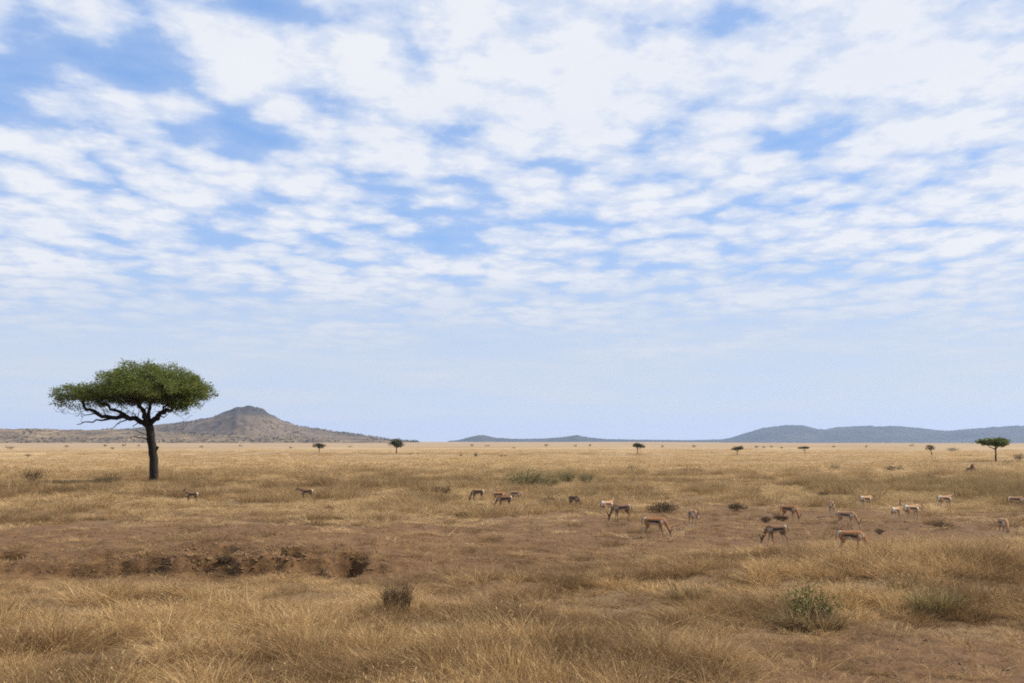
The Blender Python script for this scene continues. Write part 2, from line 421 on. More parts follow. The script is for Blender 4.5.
cam = bpy.data.cameras.new('camera'); co = bpy.data.objects.new('camera', cam); C.objects.link(co)
cam.sensor_width = 36; cam.lens = F * 36 / 1024; cam.clip_start = .1; cam.clip_end = 60000
co.location = (0, 0, CAMZ); co.rotation_euler = (R(90) + PITCH, 0, 0); sc.camera = co
sc.view_settings.view_transform = 'Standard'; sc.view_settings.look = 'None'; sc.view_settings.gamma = 1; sc.view_settings.exposure = 0.4
sc.cycles.use_denoising = False; sc.cycles.sample_clamp_indirect = 3.0; sc.cycles.use_adaptive_sampling = False; sc.cycles.filter_width = 1.9
sc.cycles.max_bounces = 6; sc.cycles.diffuse_bounces = 3; sc.cycles.transmission_bounces = 4; sc.cycles.volume_bounces = 1; sc.cycles.transparent_max_bounces = 4

# ------------------------------------------------------------------ the ground sheet
def build_ground():
    a_in = np.arange(-31, 31.01, .13)
    a_out = np.arange(31.2, 328.9, 3.0)
    ang = np.radians(np.concatenate([a_in, a_out]))
    r1 = np.geomspace(.8, 12, 40, endpoint=False); r2 = np.geomspace(12, 60, 480, endpoint=False); r3 = np.geomspace(60, 17000, 520)
    rr = np.concatenate([r1, r2, r3])
    A, RR = np.meshgrid(ang, rr)
    x = (np.sin(A) * RR).ravel(); y = (np.cos(A) * RR).ravel()
    z = ground(x, y)
    na, nr = len(ang), len(rr)
    V = np.stack([x, y, z], 1)
    i = np.arange(nr - 1)[:, None] * na; j = np.arange(na)[None]; jn = (j + 1) % na
    Fq = np.stack([i + j, i + na + j, i + na + jn, i + jn], -1).reshape(-1, 4)[:, ::-1]
    cz = len(V); V = np.concatenate([V, [[0, 0, gz(0, .5)]]])
    Ft = np.stack([np.arange(na), (np.arange(na) + 1) % na, np.full(na, cz)], 1)[:, ::-1]
    cov = np.append(table(_cover, x, y), .8); gr = np.append(table(_green, x, y), 0)
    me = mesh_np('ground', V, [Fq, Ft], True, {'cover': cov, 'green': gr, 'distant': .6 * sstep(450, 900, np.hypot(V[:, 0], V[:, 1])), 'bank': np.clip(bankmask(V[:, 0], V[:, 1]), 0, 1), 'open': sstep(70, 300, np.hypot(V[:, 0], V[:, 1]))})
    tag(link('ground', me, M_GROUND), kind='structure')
build_ground()

# ------------------------------------------------------------------ grass: blade clumps, scattered as stuff
def blades(n, Rad, h0, h1, wd, lean, curve, rng, base=None):
    if base is None:
        a = rng.random(n) * 2 * PI; q = np.sqrt(rng.random(n)) * Rad
        base = np.stack([np.cos(a) * q, np.sin(a) * q, np.full(n, -.02)], 1)
    else: a = rng.random(n) * 2 * PI
    az = a + rng.normal(0, 1.0, n)
    d = np.stack([np.cos(az), np.sin(az), np.zeros(n)], 1)
    h = h0 + (h1 - h0) * rng.random(n) ** 1.3
    ln = lean * rng.random(n) ** .8; cv = curve * rng.random(n)
    wa = rng.random(n) * PI; wv = np.stack([np.cos(wa), np.sin(wa), np.zeros(n)], 1) * (wd * (.6 + .8 * rng.random(n)) / 2)[:, None]
    def pt(t):
        drop = 1 - .45 * cv * t
        return base + d * (h * (ln * t + cv * t * t))[:, None] + np.stack([0 * h, 0 * h, h * t * drop], 1)
    p0, p1, p2 = pt(0.), pt(.55), pt(1.)
    V = np.stack([p0 - wv, p0 + wv, p1 - wv * .8, p1 + wv * .8, p2], 1).reshape(-1, 3)
    k = np.arange(n)[:, None] * 5
    Ft = np.concatenate([k + [0, 1, 3], k + [0, 3, 2], k + [2, 3, 4]])
    return V, Ft, np.repeat(rng.random(n), 5), p2

def clump(name, specs, mat, seed):
    rng = np.random.default_rng(seed); Vs, Fs, As, n = [], [], [], 0
    for s in specs:
        V, Ft, a, tip = blades(*s[:7], rng)
        Vs.append(V); Fs.append(Ft + n); As.append(a); n += len(V)
        if len(s) > 7:        # seed heads on the stem tips
            V, Ft, a, _ = blades(len(tip), 0, .05, .11, s[7], .5, .5, rng, tip - [0, 0, .02])
            Vs.append(V); Fs.append(Ft + n); As.append(.6 + .4 * a); n += len(V)
    me = mesh_np(name, np.concatenate(Vs), [np.concatenate(Fs)], False, {'blade': np.concatenate(As)})
    me.materials.append(mat); return me

protos = bpy.data.collections.new('grass_clumps')
def proto(name, me): o = bpy.data.objects.new(name, me); protos.objects.link(o)
# near clumps
for k in range(3):
    proto('clump_a%d' % k, clump('clump_a%d' % k, [(62, .12, .4, 1.0, .0075, .42, .35), (6, .12, .8, 1.25, .004, .35, .25, .006)], M_GRASS, 20 + k))      # 0-2 upright tuft
for k in range(2):
    proto('clump_b%d' % k, clump('clump_b%d' % k, [(110, .26, .22, .75, .0075, 1.0, .8), (4, .25, .6, 1.0, .004, .6, .4, .006)], M_GRASS, 30 + k))     # 3-4 low matted
proto('clump_c0', clump('clump_c0', [(34, .18, .7, 1.3, .004, .35, .3, .007)], M_GRASS, 40))      # 5 tall seeding stems
proto('clump_d0', clump('clump_d0', [(60, .32, .04, .14, .007, 2.2, 1.2)], M_GRASS, 44))         # 6 litter lying on the earth
# middle and far clumps (unit height about 1, radius about .5 and 1.2)
for k in range(2):
    proto('clump_e%d' % k, clump('clump_e%d' % k, [(150, .55, .45, 1.1, .013, .6, .6)], M_GRASSF, 50 + k))         # 7-8
for k in range(2):
    proto('clump_f%d' % k, clump('clump_f%d' % k, [(170, 1.3, .4, 1.1, .03, .6, .5)], M_GRASSF, 60 + k))          # 9-10

ng = bpy.data.node_groups.new('scatter', 'GeometryNodeTree')
ng.interface.new_socket('Geometry', in_out='INPUT', socket_type='NodeSocketGeometry')
ng.interface.new_socket('Geometry', in_out='OUTPUT', socket_type='NodeSocketGeometry')
gi = ng.nodes.new('NodeGroupInput'); go = ng.nodes.new('NodeGroupOutput')
ci = ng.nodes.new('GeometryNodeCollectionInfo'); ci.inputs['Collection'].default_value = protos
ci.inputs['Separate Children'].default_value = True; ci.inputs['Reset Children'].default_value = True
ip = ng.nodes.new('GeometryNodeInstanceOnPoints'); ip.inputs['Pick Instance'].default_value = True
def named(nm, dt):
    n = ng.nodes.new('GeometryNodeInputNamedAttribute'); n.data_type = dt; n.inputs['Name'].default_value = nm
    return n.outputs[0]
L = ng.links.new
L(gi.outputs[0], ip.inputs['Points']); L(ci.outputs[0], ip.inputs['Instance'])
L(named('which', 'INT'), ip.inputs['Instance Index']); L(named('rot', 'FLOAT_VECTOR'), ip.inputs['Rotation']); L(named('scl', 'FLOAT_VECTOR'), ip.inputs['Scale'])
L(ip.outputs[0], go.inputs[0])

def scatter(name, x, y, which, sxy, sz, tint, green):
    out = np.ones(len(x), bool)
    for hx, hy, hr, hd, fl in HOLES[:2]: out &= ((x - hx) / (hr * 1.3)) ** 2 + ((y - hy + .3) / (hd * 1.7)) ** 2 > 1
    x, y, which, sxy, sz, tint, green = (a[out] for a in (x, y, which, sxy, sz, tint, green))
    n = len(x); z = ground(x, y)
    me = bpy.data.meshes.new(name); me.vertices.add(n)
    me.vertices.foreach_set('co', np.stack([x, y, z - .015], 1).astype(np.float32).ravel())
    def put(nm, typ, fld, a): t = me.attributes.new(nm, typ, 'POINT'); t.data.foreach_set(fld, a.ravel())
    put('which', 'INT', 'value', which.astype(np.int32))
    rot = np.stack([RNG.normal(0, .10, n), RNG.normal(0, .10, n), RNG.random(n) * 2 * PI], 1).astype(np.float32)
    put('rot', 'FLOAT_VECTOR', 'vector', rot)
    put('scl', 'FLOAT_VECTOR', 'vector', np.stack([sxy, sxy, sz], 1).astype(np.float32))
    put('tint', 'FLOAT', 'value', tint.astype(np.float32)); put('green', 'FLOAT', 'value', green.astype(np.float32))
    me.update()
    o = link(name, me); tag(o, kind='stuff', cat='grass')
    md = o.modifiers.new('scatter', 'NODES'); md.node_group = ng
    return o

def sample_wedge(n, d0, d1, half=30):
    # uniform by area in a wedge in front of the camera
    d = np.sqrt(RNG.random(n) * (d1 ** 2 - d0 ** 2) + d0 ** 2); a = np.radians((RNG.random(n) * 2 - 1) * half)
    return np.sin(a) * d, np.cos(a) * d

def keep(x, y, extra=1.0):
    cov = table(_cover, x, y)
    c = np.clip(cov * 1.02 - .05 + (.35 + .65 * cov) * (1.7 * fbm(x * .45, y * .45, 55, 4) + 1.9 * fbm(x * 1.3, y * 1.3, 57, 2)), 0, 1)
    return RNG.random(len(x)) < c ** 2.0 * extra

def props(x, y):
    h = table(_high, x, y); g = np.clip(table(_green, x, y) * (.55 + 1.6 * fbm(x * .3, y * .3, 61, 3)), 0, 1)
    patch = fbm(x * .07, y * .13, 66, 4)  # grass tone patches; the darker ones also paint in the shadows of hummocks
    t = np.clip(.22 + 2.0 * fbm(x * .7, y * .7, 63, 3) + 2.2 * patch + .45 * (RNG.random(len(x)) - .5), 0, 1)
    near = 1 - sstep(26, 40, np.hypot(x, y)); patch = patch * (1 - .6 * near)
    t = np.clip(.18 + 2.5 * fbm(x * .9, y * .9, 63, 3) + 2.2 * patch + .6 * (RNG.random(len(x)) - .5), 0, 1)
    hum = sstep(.02, .14, fbm(x * .42, y * .30, 69, 4)) * (1 - near) * (1 - sstep(120, 200, np.hypot(x, y)))
    t = np.clip(t * (1 - .3 * (1 - near)) + .6 * hum * RNG.random(len(x)) + .18 * hum, 0, 1); h = h * (1 - near + near) * (1 + (1 - near) * (1.2 * hum - .4))
    h = h * (.5 + .75 * RNG.random(len(x))) * (1 + 1.5 * fbm(x * .55, y * .55, 68, 3))
    return h, g, t

# foreground 11-34 m
x, y = sample_wedge(15000, 11, 34); k = keep(x, y); x, y = x[k], y[k]; h, g, t = props(x, y)
tall = h > .34
wh = np.where(RNG.random(len(x)) < np.where(tall, .62, .22), RNG.integers(0, 3, len(x)), RNG.integers(3, 5, len(x)))
wh = np.where((RNG.random(len(x)) < .05) & tall, 5, wh); h = np.where((RNG.random(len(x)) < .10) & tall, h * 1.3, h)
scatter('dry_grass', x, y, wh, (.6 + .55 * RNG.random(len(x))) * np.clip(h / .36, .6, 1.2), h * .74, t, g)
x, y = sample_wedge(13000, 11, 32); k = RNG.random(len(x)) < np.clip(.22 + .45 * table(_cover, x, y) + fbm(x * .6, y * .6, 71, 3), .05, 1); x, y = x[k], y[k]
h, g, t = props(x, y)
scatter('grass_litter', x, y, np.full(len(x), 6), .5 + .8 * RNG.random(len(x)), .5 + .8 * RNG.random(len(x)), np.clip(t + .25, 0, 1), g * 0)
# middle 33-110 m
x, y = sample_wedge(36000, 32, 115); k = keep(x, y, .95); x, y = x[k], y[k]; h, g, t = props(x, y)
scatter('dry_grass', x, y, RNG.integers(7, 9, len(x)), .5 + .6 * RNG.random(len(x)), h, np.clip(t - .12, 0, 1) * (1 - .6 * sstep(70, 115, np.hypot(x, y))), g * .85)
# cropped pale tufts dotted over the grazed ground
x, y = sample_wedge(15000, 22, 75); k = RNG.random(len(x)) < np.clip(.10 + 2.0 * fbm(x * .22, y * .3, 75, 4), 0, 1); x, y = x[k], y[k]
scatter('cropped_grass', x, y, RNG.integers(3, 5, len(x)), .35 + .6 * RNG.random(len(x)), .07 + .14 * RNG.random(len(x)), .1 + .7 * RNG.random(len(x)), .1 * RNG.random(len(x)))
# dark dead tufts left standing on the grazed ground
x, y = sample_wedge(2600, 24, 90); k = RNG.random(len(x)) < np.clip(.35 + 2.2 * fbm(x * .15, y * .2, 73, 3), 0, 1) * (bankmask(x, y) < .03); x, y = x[k], y[k]
scatter('dead_tufts', x, y, RNG.integers(7, 9, len(x)), .25 + .5 * RNG.random(len(x)) ** 2, .12 + .2 * RNG.random(len(x)), .85 + .3 * RNG.random(len(x)), .15 * RNG.random(len(x)))
# far 110-420 m
x, y = sample_wedge(46000, 110, 430); k = RNG.random(len(x)) < np.clip(.75 + 1.4 * fbm(x * .04, y * .04, 77, 3), .1, 1) * (1 - .92 * sstep(140, 430, np.hypot(x, y))); x, y = x[k], y[k]
h, g, t = props(x, y)
scatter('dry_grass', x, y, RNG.integers(9, 11, len(x)), .7 + .8 * RNG.random(len(x)), h * .7 * (1 - .5 * sstep(150, 420, np.hypot(x, y))), np.clip(t * .5 - .15 + 2.4 * np.maximum(fbm(x * .012, y * .05, 79, 3) - .03, 0), 0, .7), g * .6)

# matted roots and dead tufts on the bank
x = -1 - 17 * RNG.random(6000); y = 24 + 6 * RNG.random(6000); k = RNG.random(6000) < bankmask(x, y) * .018; x, y = x[k], y[k]
scatter('dead_tufts', x, y, RNG.integers(3, 5, len(x)), .4 + .6 * RNG.random(len(x)), .12 + .22 * RNG.random(len(x)), .8 + .4 * RNG.random(len(x)), .1 * RNG.random(len(x)))

# clods and crumbs of earth on the bare ground: one stuff mesh
def clods():
    x, y = sample_wedge(22000, 12, 50); cov = table(_cover, x, y)
    k = RNG.random(len(x)) < np.clip(1.0 - cov + .8 * fbm(x * .5, y * .5, 81, 3), 0, 1) ** 2; x, y = x[k], y[k]
    bx = -1 - 14 * RNG.random(14000); by = 24.5 + 5 * RNG.random(14000); kb = RNG.random(14000) < bankmask(bx, by) * .6; nb = int(kb.sum())
    x = np.append(x, bx[kb]); y = np.append(y, by[kb])
    z = ground(x, y); n = len(x); s = .008 + .038 * RNG.random(n) ** 4; s[n - nb:] = .012 + .05 * RNG.random(nb) ** 2.5
    dirs = np.array([[1,0,0],[0,1,0],[-1,0,0],[0,-1,0],[0,0,1],[0,0,-1.]])
    V = np.stack([x, y, z], 1)[:, None] + dirs[None] * (s[:, None, None] * (.6 + .8 * RNG.random((n, 6, 1)))) * np.array([1.2, 1.2, .8])
    f = np.array([[0,1,4],[1,2,4],[2,3,4],[3,0,4],[1,0,5],[2,1,5],[3,2,5],[0,3,5]])
    Ft = (np.arange(n)[:, None, None] * 6 + f[None]).reshape(-1, 3)
    tag(link('earth_clods', mesh_np('earth_clods', V.reshape(-1, 3), [Ft]), M_CLOD), kind='stuff', cat='earth')
clods()

# ------------------------------------------------------------------ hills
def hill(name, depth, prof, thick, mat, seed, rough, nx=260, ny=70, ax=None):
    """prof: (px, py) outline of the ridge as seen from the camera's place; built as a relief of real size at depth metres"""
    px = np.array([p[0] for p in prof], float); py = np.array([p[1] for p in prof], float)
    X = (px - CX) / F * depth; H = (HZN - py) / F * depth + CAMZ
    xs = np.linspace(X[0], X[-1], nx); vs = np.linspace(-1, 1, ny)
    hx = np.interp(xs, X, H); hx = np.maximum(hx * (1 + .07 * fbm(xs / (rough * 4), xs * 0, seed + 2, 4)), 0)
    XX, VV = np.meshgrid(xs, vs)
    nz = fbm(XX / (rough * 12), VV * thick / (rough * 12), seed, 5, .55)
    wid = .45 + .55 * np.clip(hx / hx.max(), 0, 1)
    q = np.clip(np.abs(VV + .25 * fbm(XX / (rough * 25), VV * 0 + 3, seed + 4, 3)) / wid[None], 0, 1)
    prof_v = (1 - q) ** 1.15 * (1 + .35 * np.sin(q * PI))
    Z = hx[None] * prof_v * (1 + .45 * nz * np.sqrt(q)) + rough * .9 * fbm(XX / (rough * 2.2), VV * thick / (rough * 2.2), seed + 9, 4) * (hx[None] / hx.max()) ** .5
    Z = np.where(q >= .999, -25, Z - 8 * q ** 3)
    Y = depth + VV * thick
    V = np.stack([XX * (Y / depth), Y, Z], -1).reshape(-1, 3)
    i = np.arange(ny - 1)[:, None] * nx; j = np.arange(nx - 1)[None]
    Fq = np.stack([i + j, i + j + 1, i + nx + j + 1, i + nx + j], -1).reshape(-1, 4)
    o = link(name, mesh_np(name, V, [Fq], True), mat); tag(o, kind='structure')
    return V.reshape(ny, nx, 3)

M_HILL1 = m_hill('kopje', (.06, .048, .034), (.115, .085, .056), (.185, .135, .082), .012, (.17, .145, .115), 100.0)
M_HILL2 = m_hill('low_ridge', (.06, .048, .034), (.14, .10, .06), (.24, .18, .105), .02, (.27, .215, .145))
M_HILL3 = m_hill('far_hills', (.02, .026, .02), (.035, .04, .03), (.06, .06, .042), .003)
HK = hill('hill', 3300, [(-190, 441), (-60, 437), (60, 434), (130, 429), (152, 426), (181, 422.5), (196, 421), (206, 418.8), (214, 417.5), (222, 413.8), (230, 411.6), (237, 408.4), (242, 407.8), (247, 406.6), (254, 407.4), (259, 408.6), (264, 410.2), (270, 414.2), (277, 417.5), (282, 420.6), (300, 426.5),
      (321, 429), (336, 431.5), (351, 433.6), (372, 436.6), (397, 440.2), (420, 441.4)], 620, M_HILL1, 5, 8, 340, 90)
HR = hill('hill', 2300, [(-330, 436), (-150, 431), (-60, 430), (0, 429.5), (35, 429), (80, 430), (120, 430), (160, 432), (200, 434), (250, 436), (300, 438), (360, 440), (400, 441)], 340, M_HILL2, 15, 6)
hill('hill', 7600, [(448, 441), (458, 440.2), (468, 437.8), (478, 435.6), (484, 435.4), (494, 437.6), (512, 439), (540, 439), (562, 437.5), (576, 435.4), (588, 437.6), (606, 439.2), (650, 440), (700, 440.4), (760, 441)], 900, M_HILL3, 25, 14)
hill('hill', 9600, [(640, 441.4), (690, 440.2), (722, 439.4), (731, 437.6), (748, 432.2), (758, 429.2), (768, 426.8), (780, 425.6), (793, 425), (803, 425.8), (808, 427), (823, 429.8), (831, 428.4), (838, 427), (856, 426.4), (873, 426), (898, 426.4), (910, 427.6), (923, 429),
      (935, 430.4), (948, 430.8), (960, 429.8), (973, 428.8), (988, 427.4), (1004, 426.4), (1024, 426), (1060, 424), (1150, 425), (1300, 431), (1400, 441)], 1500, M_HILL3, 35, 16, 520)

# scrub dotted over the two near hills: far too many to count, one stuff mesh each
def hill_scrub(V, n, smin, smax, seed, name):
    rng = np.random.default_rng(seed); ny, nx, _ = V.shape
    i = rng.integers(2, ny // 2 + 6, n); j = rng.integers(2, nx - 2, n)
    f = rng.random((n, 1)); e = rng.random((n, 1)); P = (V[i, j] * (1 - f) + V[i, j + 1] * f) * (1 - e) + (V[i + 1, j] * (1 - f) + V[i + 1, j + 1] * f) * e
    dn = fbm(P[:, 0] / 90, P[:, 1] / 90, seed, 3); ok = (2.2 * dn + .5 * rng.random(n) - .25 * P[:, 2] / P[:, 2].max() > .22) & (P[:, 2] > .5); P = P[ok]; n = len(P)
    s = smin + (smax - smin) * rng.random(n) ** 2
    k = 14
    Q = (P + np.stack([0 * s, 0 * s, s * .5], 1))[:, None] + rng.normal(0, .33, (n, k, 3)) * s[:, None, None] * np.array([1.2, 1.2, .8])
    Vv, Fq = leaf_quads(Q.reshape(-1, 3), np.repeat(s * .75, k), rng, .6, .8)
    tag(link(name, mesh_np(name, Vv, [Fq], False, {'blade': np.repeat(rng.random(n * k), 4)}), M_FARLEAF), kind='stuff', cat='scrub')
hill_scrub(HK, 11000, .9, 3.4, 3, 'hillside_scrub')
hill_scrub(HR, 6000, .8, 3.0, 4, 'hillside_scrub')

# ------------------------------------------------------------------ trees
def grow(limbs, targets, rng, twig_r=.012, kink=.10, power=.42):
    """limbs: list of (points, start_radius, end_radius) laid by hand; targets: crown points reached by branches"""
    tb = Tubes(); nodes = []
    for pts, r0, r1 in limbs:
        pts = [np.array(p, float) for p in pts]; out = []; rads = []
        for a, b in zip(pts[:-1], pts[1:]):
            m = max(2, int(np.linalg.norm(b - a) / .35) + 1)
            for q in np.linspace(0, 1, m, endpoint=False): out.append(a + (b - a) * q)
        out.append(pts[-1]); n = len(out)
        sm = [out[0]] + [(out[i - 1] + 2 * out[i] + out[i + 1]) / 4 for i in range(1, n - 1)] + [out[-1]]
        sm = [p + rng.normal(0, kink * (.35 if r0 < .3 else .1), 3) * (0 < i < n - 1) for i, p in enumerate(sm)]
        rads = [r0 + (r1 - r0) * (i / (n - 1)) ** .8 for i in range(n)]
        tb.add(sm, rads, 9)
        nodes += [(p, r) for p, r in zip(sm[1:], rads[1:])]
    for T in targets:
        NP = np.array([p for p, _ in nodes]); d = np.linalg.norm(NP - T, axis=1) + 1.2 * np.maximum(NP[:, 2] - T[2] + .15, 0)
        k = int(np.argmin(d)); a, ra = nodes[k]; L_ = np.linalg.norm(T - a)
        if L_ < .12: continue
        m = max(3, int(L_ / .3) + 2); out = []
        side = rng.normal(0, 1, 3); side[2] *= .4
        for i in range(m):
            q = i / (m - 1)
            p = a + (T - a) * q; p = p + np.array([0, 0, -.18 * L_ * math.sin(q * PI) * (1 if T[2] - a[2] < L_ * .75 else 0)]) + side * (.06 * L_ * math.sin(q * PI))
            if 0 < i < m - 1: p = p + rng.normal(0, kink * .5, 3)
            out.append(p)
        r0 = min(ra * .62, twig_r * (1 + 3.2 * L_)); rr = [r0 + (twig_r * .7 - r0) * (i / (m - 1)) for i in range(m)]
        tb.add(out, rr, 5)
        nodes += list(zip(out[1:], rr[1:]))
    return tb

def crown_points(pads, n, rng, shell=.5):
    wts = np.array([p[3] * p[4] * p[5] ** .5 for p in pads]); wts = wts / wts.sum()
    c = rng.choice(len(pads), n, p=wts); out = np.empty((n, 3))
    u = rng.normal(size=(n, 3)); u /= np.linalg.norm(u, axis=1)[:, None]
    q = rng.random(n) ** (1 / 3.) ; q = np.where(rng.random(n) < shell, .72 + .3 * rng.random(n), q)
    pa = np.array(pads)[c]
    u[:, 2] = np.where(u[:, 2] < 0, u[:, 2] * .55, u[:, 2])      # flattish underside
    return pa[:, :3] + u * q[:, None] * pa[:, 3:6]

def foliage(pads, n, clus, size, rng, spread=.28, flat=.45, shell=.5):
    Cn = crown_points(pads, n // clus, rng, shell)
    # drop some clumps so that gaps open
    g = np.array([fbm(np.array([c[0] * .9 + c[2]]), np.array([c[1] * .9 - c[2] * .7]), 5, 2)[0] for c in Cn[:1]]) if False else fbm(Cn[:, 0] * .8 + Cn[:, 2] * .9, Cn[:, 1] * .8 - Cn[:, 2] * .7, 5, 3)
    Cn = Cn[g > -.10]
    Q = np.repeat(Cn, clus, 0) + rng.normal(0, spread, (len(Cn) * clus, 3)) * [1, 1, .55]
    s = size * (.6 + .8 * rng.random(len(Q)))
    V, Fq = leaf_quads(Q, s, rng, flat)
    v = np.repeat(np.clip(np.repeat(rng.random(len(Cn)), clus) * .6 + .4 * rng.random(len(Q)), 0, 1), 4)
    return V, Fq, v, Cn

def main_tree():
    base = at(153, 483); S = F / (base.y * cp - 2.9 * sp)         # pixels per metre at the tree
    def U(px, py, v=0.0): return np.array([(px - 153) / S, v, (480.5 - py) / S])
    rng = np.random.default_rng(77)
    limbs = [
     ([U(153, 484), U(153.6, 470), U(153.2, 456), U(150, 438), U(147, 421)], .29, .19),
     ([U(147.5, 424), U(139, 417.5, -.2), U(126, 414.5, -.4), U(113, 416, -.6), U(101, 410.5, -.8), U(89, 407, -.9), U(84.5, 400, -.9), U(79, 391, -1)], .2, .05),
     ([U(113, 416, -.6), U(100, 418.5, -1.0), U(90, 422, -1.2), U(82, 422.5, -1.3)], .075, .015),
     ([U(126, 414.5, -.4), U(116, 407.5, -.9), U(108, 402, -1.4), U(98, 394, -2)], .11, .04),
     ([U(131, 415.5, -.3), U(121, 421, -.8), U(115, 426.5, -1.0)], .06, .012),
     ([U(139, 417.5, -.1), U(132, 423, .5), U(129, 425, .7)], .045, .012),
     ([U(147.5, 423), U(137, 411, .8), U(131, 403, 1.6), U(122, 392, 2.6)], .15, .05),
     ([U(147.5, 422), U(146, 409, .1), U(148.5, 398, -.2), U(145, 384, -.3)], .14, .05),
     ([U(148, 423), U(155, 414.5, -.3), U(165, 410, -.7), U(174, 406.5, -1), U(180, 399, -1.2), U(188, 389, -1.3)], .19, .05),
     ([U(165, 410, -.7), U(168.5, 401, -.5), U(167, 390, -.2)], .09, .04),
     ([U(148, 422), U(153, 410, 1.4), U(160, 400, 2.8), U(166, 390, 4.0)], .15, .05),
     ([U(147.5, 422), U(150, 410, -1.5), U(144, 400, -2.9), U(140, 390, -4.0)], .14, .05),
     ([U(174, 406.5, -1), U(183, 407, -1.3), U(192, 401, -1.6), U(203, 391, -1.8)], .07, .03),
     ([U(101, 410.5, -.8), U(93, 413, -1.3), U(86, 412, -1.5), U(82, 414, -1.6)], .05, .012),
     ([U(149.5, 440), U(143, 436, -.4), U(136, 434, -.7), U(132, 435.5, -.8)], .05, .012),
     ([U(149, 436), U(141, 430, -.3), U(135, 428, -.5)], .035, .01),
     ([U(139, 433, -.5), U(135, 438, -.6)], .02, .008),
     ([U(155.5, 447), U(158, 445, -.05)], .11, .03),
    ]
    m = 12.0 / S
    pads = [  # u, depth, height, ru, rv, rh (metres)
     (*U(72, 390.5, -.9), 1.45, 1.7, .72), (*U(84, 388.5, -1), 1.5, 1.9, .72), (*U(97, 391.5, -1.6), 1.3, 1.8, .7), (*U(108, 389, .8), 1.2, 2.1, 1.0),
     (*U(119, 382.5, -2), 1.3, 2.0, 1.2), (*U(133, 378, 0), 1.7, 2.6, 1.3), (*U(147, 375.5, -2.6), 2.0, 2.2, 1.3), (*U(162, 375.5, .5), 2.1, 2.6, 1.3),
     (*U(178, 381.5, -1.4), 1.9, 2.2, 1.15), (*U(192, 385.5, -.8), 1.3, 1.9, 1.0), (*U(201, 391, -1.4), .85, 1.3, .85),
     (*U(156, 382, 3.6), 2.4, 1.9, 1.1), (*U(124, 386, 3), 1.7, 1.9, .9), (*U(183, 386, 3), 1.5, 1.7, .9), (*U(140, 385, -4.2), 2.0, 1.5, .9), (*U(170, 386, -4), 1.7, 1.4, .9),
     (*U(60, 397, -.9), .75, 1.0, .6), (*U(76, 400, -.9), .8, .8, .4), (*U(194, 398, -1.6), 1.0, 1.0, .6), (*U(187, 405, -1.8), .6, .7, .4), (*U(125, 396, -1), .9, 1.4, .55), (*U(150, 394, 0), 1.6, 2.6, .6), (*U(170, 395, 1), 1.2, 1.6, .5), (*U(104, 398, -1.2), .6, .8, .35)]
    pads = [(p[0] * (.91 if p[0] > 0 else .965) + .04, p[1], p[2] - .22 - .3 * (p[2] > 8.2), *p[3:]) for p in pads]
    T = crown_points(pads, 380, rng, .2); T[:, 2] -= .25 + .9 * rng.random(len(T)) ** 2
    T = np.concatenate([T, [U(84 + 58 * rng.random(), 396 + 15 * rng.random(), rng.normal(-.5, 1.1)) for _ in range(110)]])
    order = np.argsort(np.linalg.norm(T - U(147, 415), axis=1)); T = T[order]
    tb = grow([(a, b * 1.12, c * 1.5) for a, b, c in limbs], T, rng, .021, .2)
    t = empty('acacia_tree', base)
    tag(t, 'tall flat-topped acacia with dark bent trunk, the biggest tree on the plain', 'tree')
    link('trunk', tb.mesh('acacia_trunk'), M_BARK, t)
    V, Fq, v, Cn = foliage(pads, 112000, 40, .135, rng, .20, .5, .42)
    # leafy sprays hanging at the lower rim of the two ends
    link('crown', mesh_np('acacia_crown', V, [Fq], False, {'blade': v}), M_ACACIA, t)
main_tree()

def small_tree(px, py, w_px, h_px, label, shape='umbrella', lean=0, mat=None, seed=1, trunk_frac=.55, leaves=2600, group=None, thick=.14):
    b = at(px, py); S = F / b.y; w, h = w_px / S, h_px / S; rng = np.random.default_rng(seed)
    t = empty('acacia_tree', b); tag(t, label, 'tree', group)
    th = h * trunk_frac
    if shape == 'umbrella':
        pads = [(lean * w * .3 + (rng.random() - .5) * .6 * w * (k > 0), (rng.random() - .5) * .6 * w * (k > 0), h * (.96 - thick + .06 * rng.normal() * (k > 0)), w * (.36 if k == 0 else .24), w * (.36 if k == 0 else .24), h * thick) for k in range(6)]
    else:
        pads = [((rng.random() - .5) * .5 * w, (rng.random() - .5) * .5 * w, h * (.5 + .3 * rng.random()), w * .27, w * .27, h * .22) for k in range(7)]
    fork = np.array([lean * w * .12, 0, th * .75])
    limbs = [([np.array([0, 0, -.3]), np.array([lean * w * .04, 0, th * .4]), fork], .045 * h, .032 * h)]
    for k in range(5):
        p = pads[k]; limbs.append(([fork, fork * .5 + np.array(p[:3]) * .5 + np.array([0, 0, -.05 * h]), np.array(p[:3])], .026 * h, .008 * h))
    tb = grow(limbs, crown_points(pads, 26, rng, .2), rng, .006 * h, .02 * h)
    link('trunk', tb.mesh('tree_trunk'), M_BARK, t)
    V, Fq, v, _ = foliage(pads, leaves, 8, .07 * w, rng, .045 * w, .5)
    link('crown', mesh_np('tree_crown', V, [Fq], False, {'blade': v}), mat or M_FARLEAF, t)
    return t

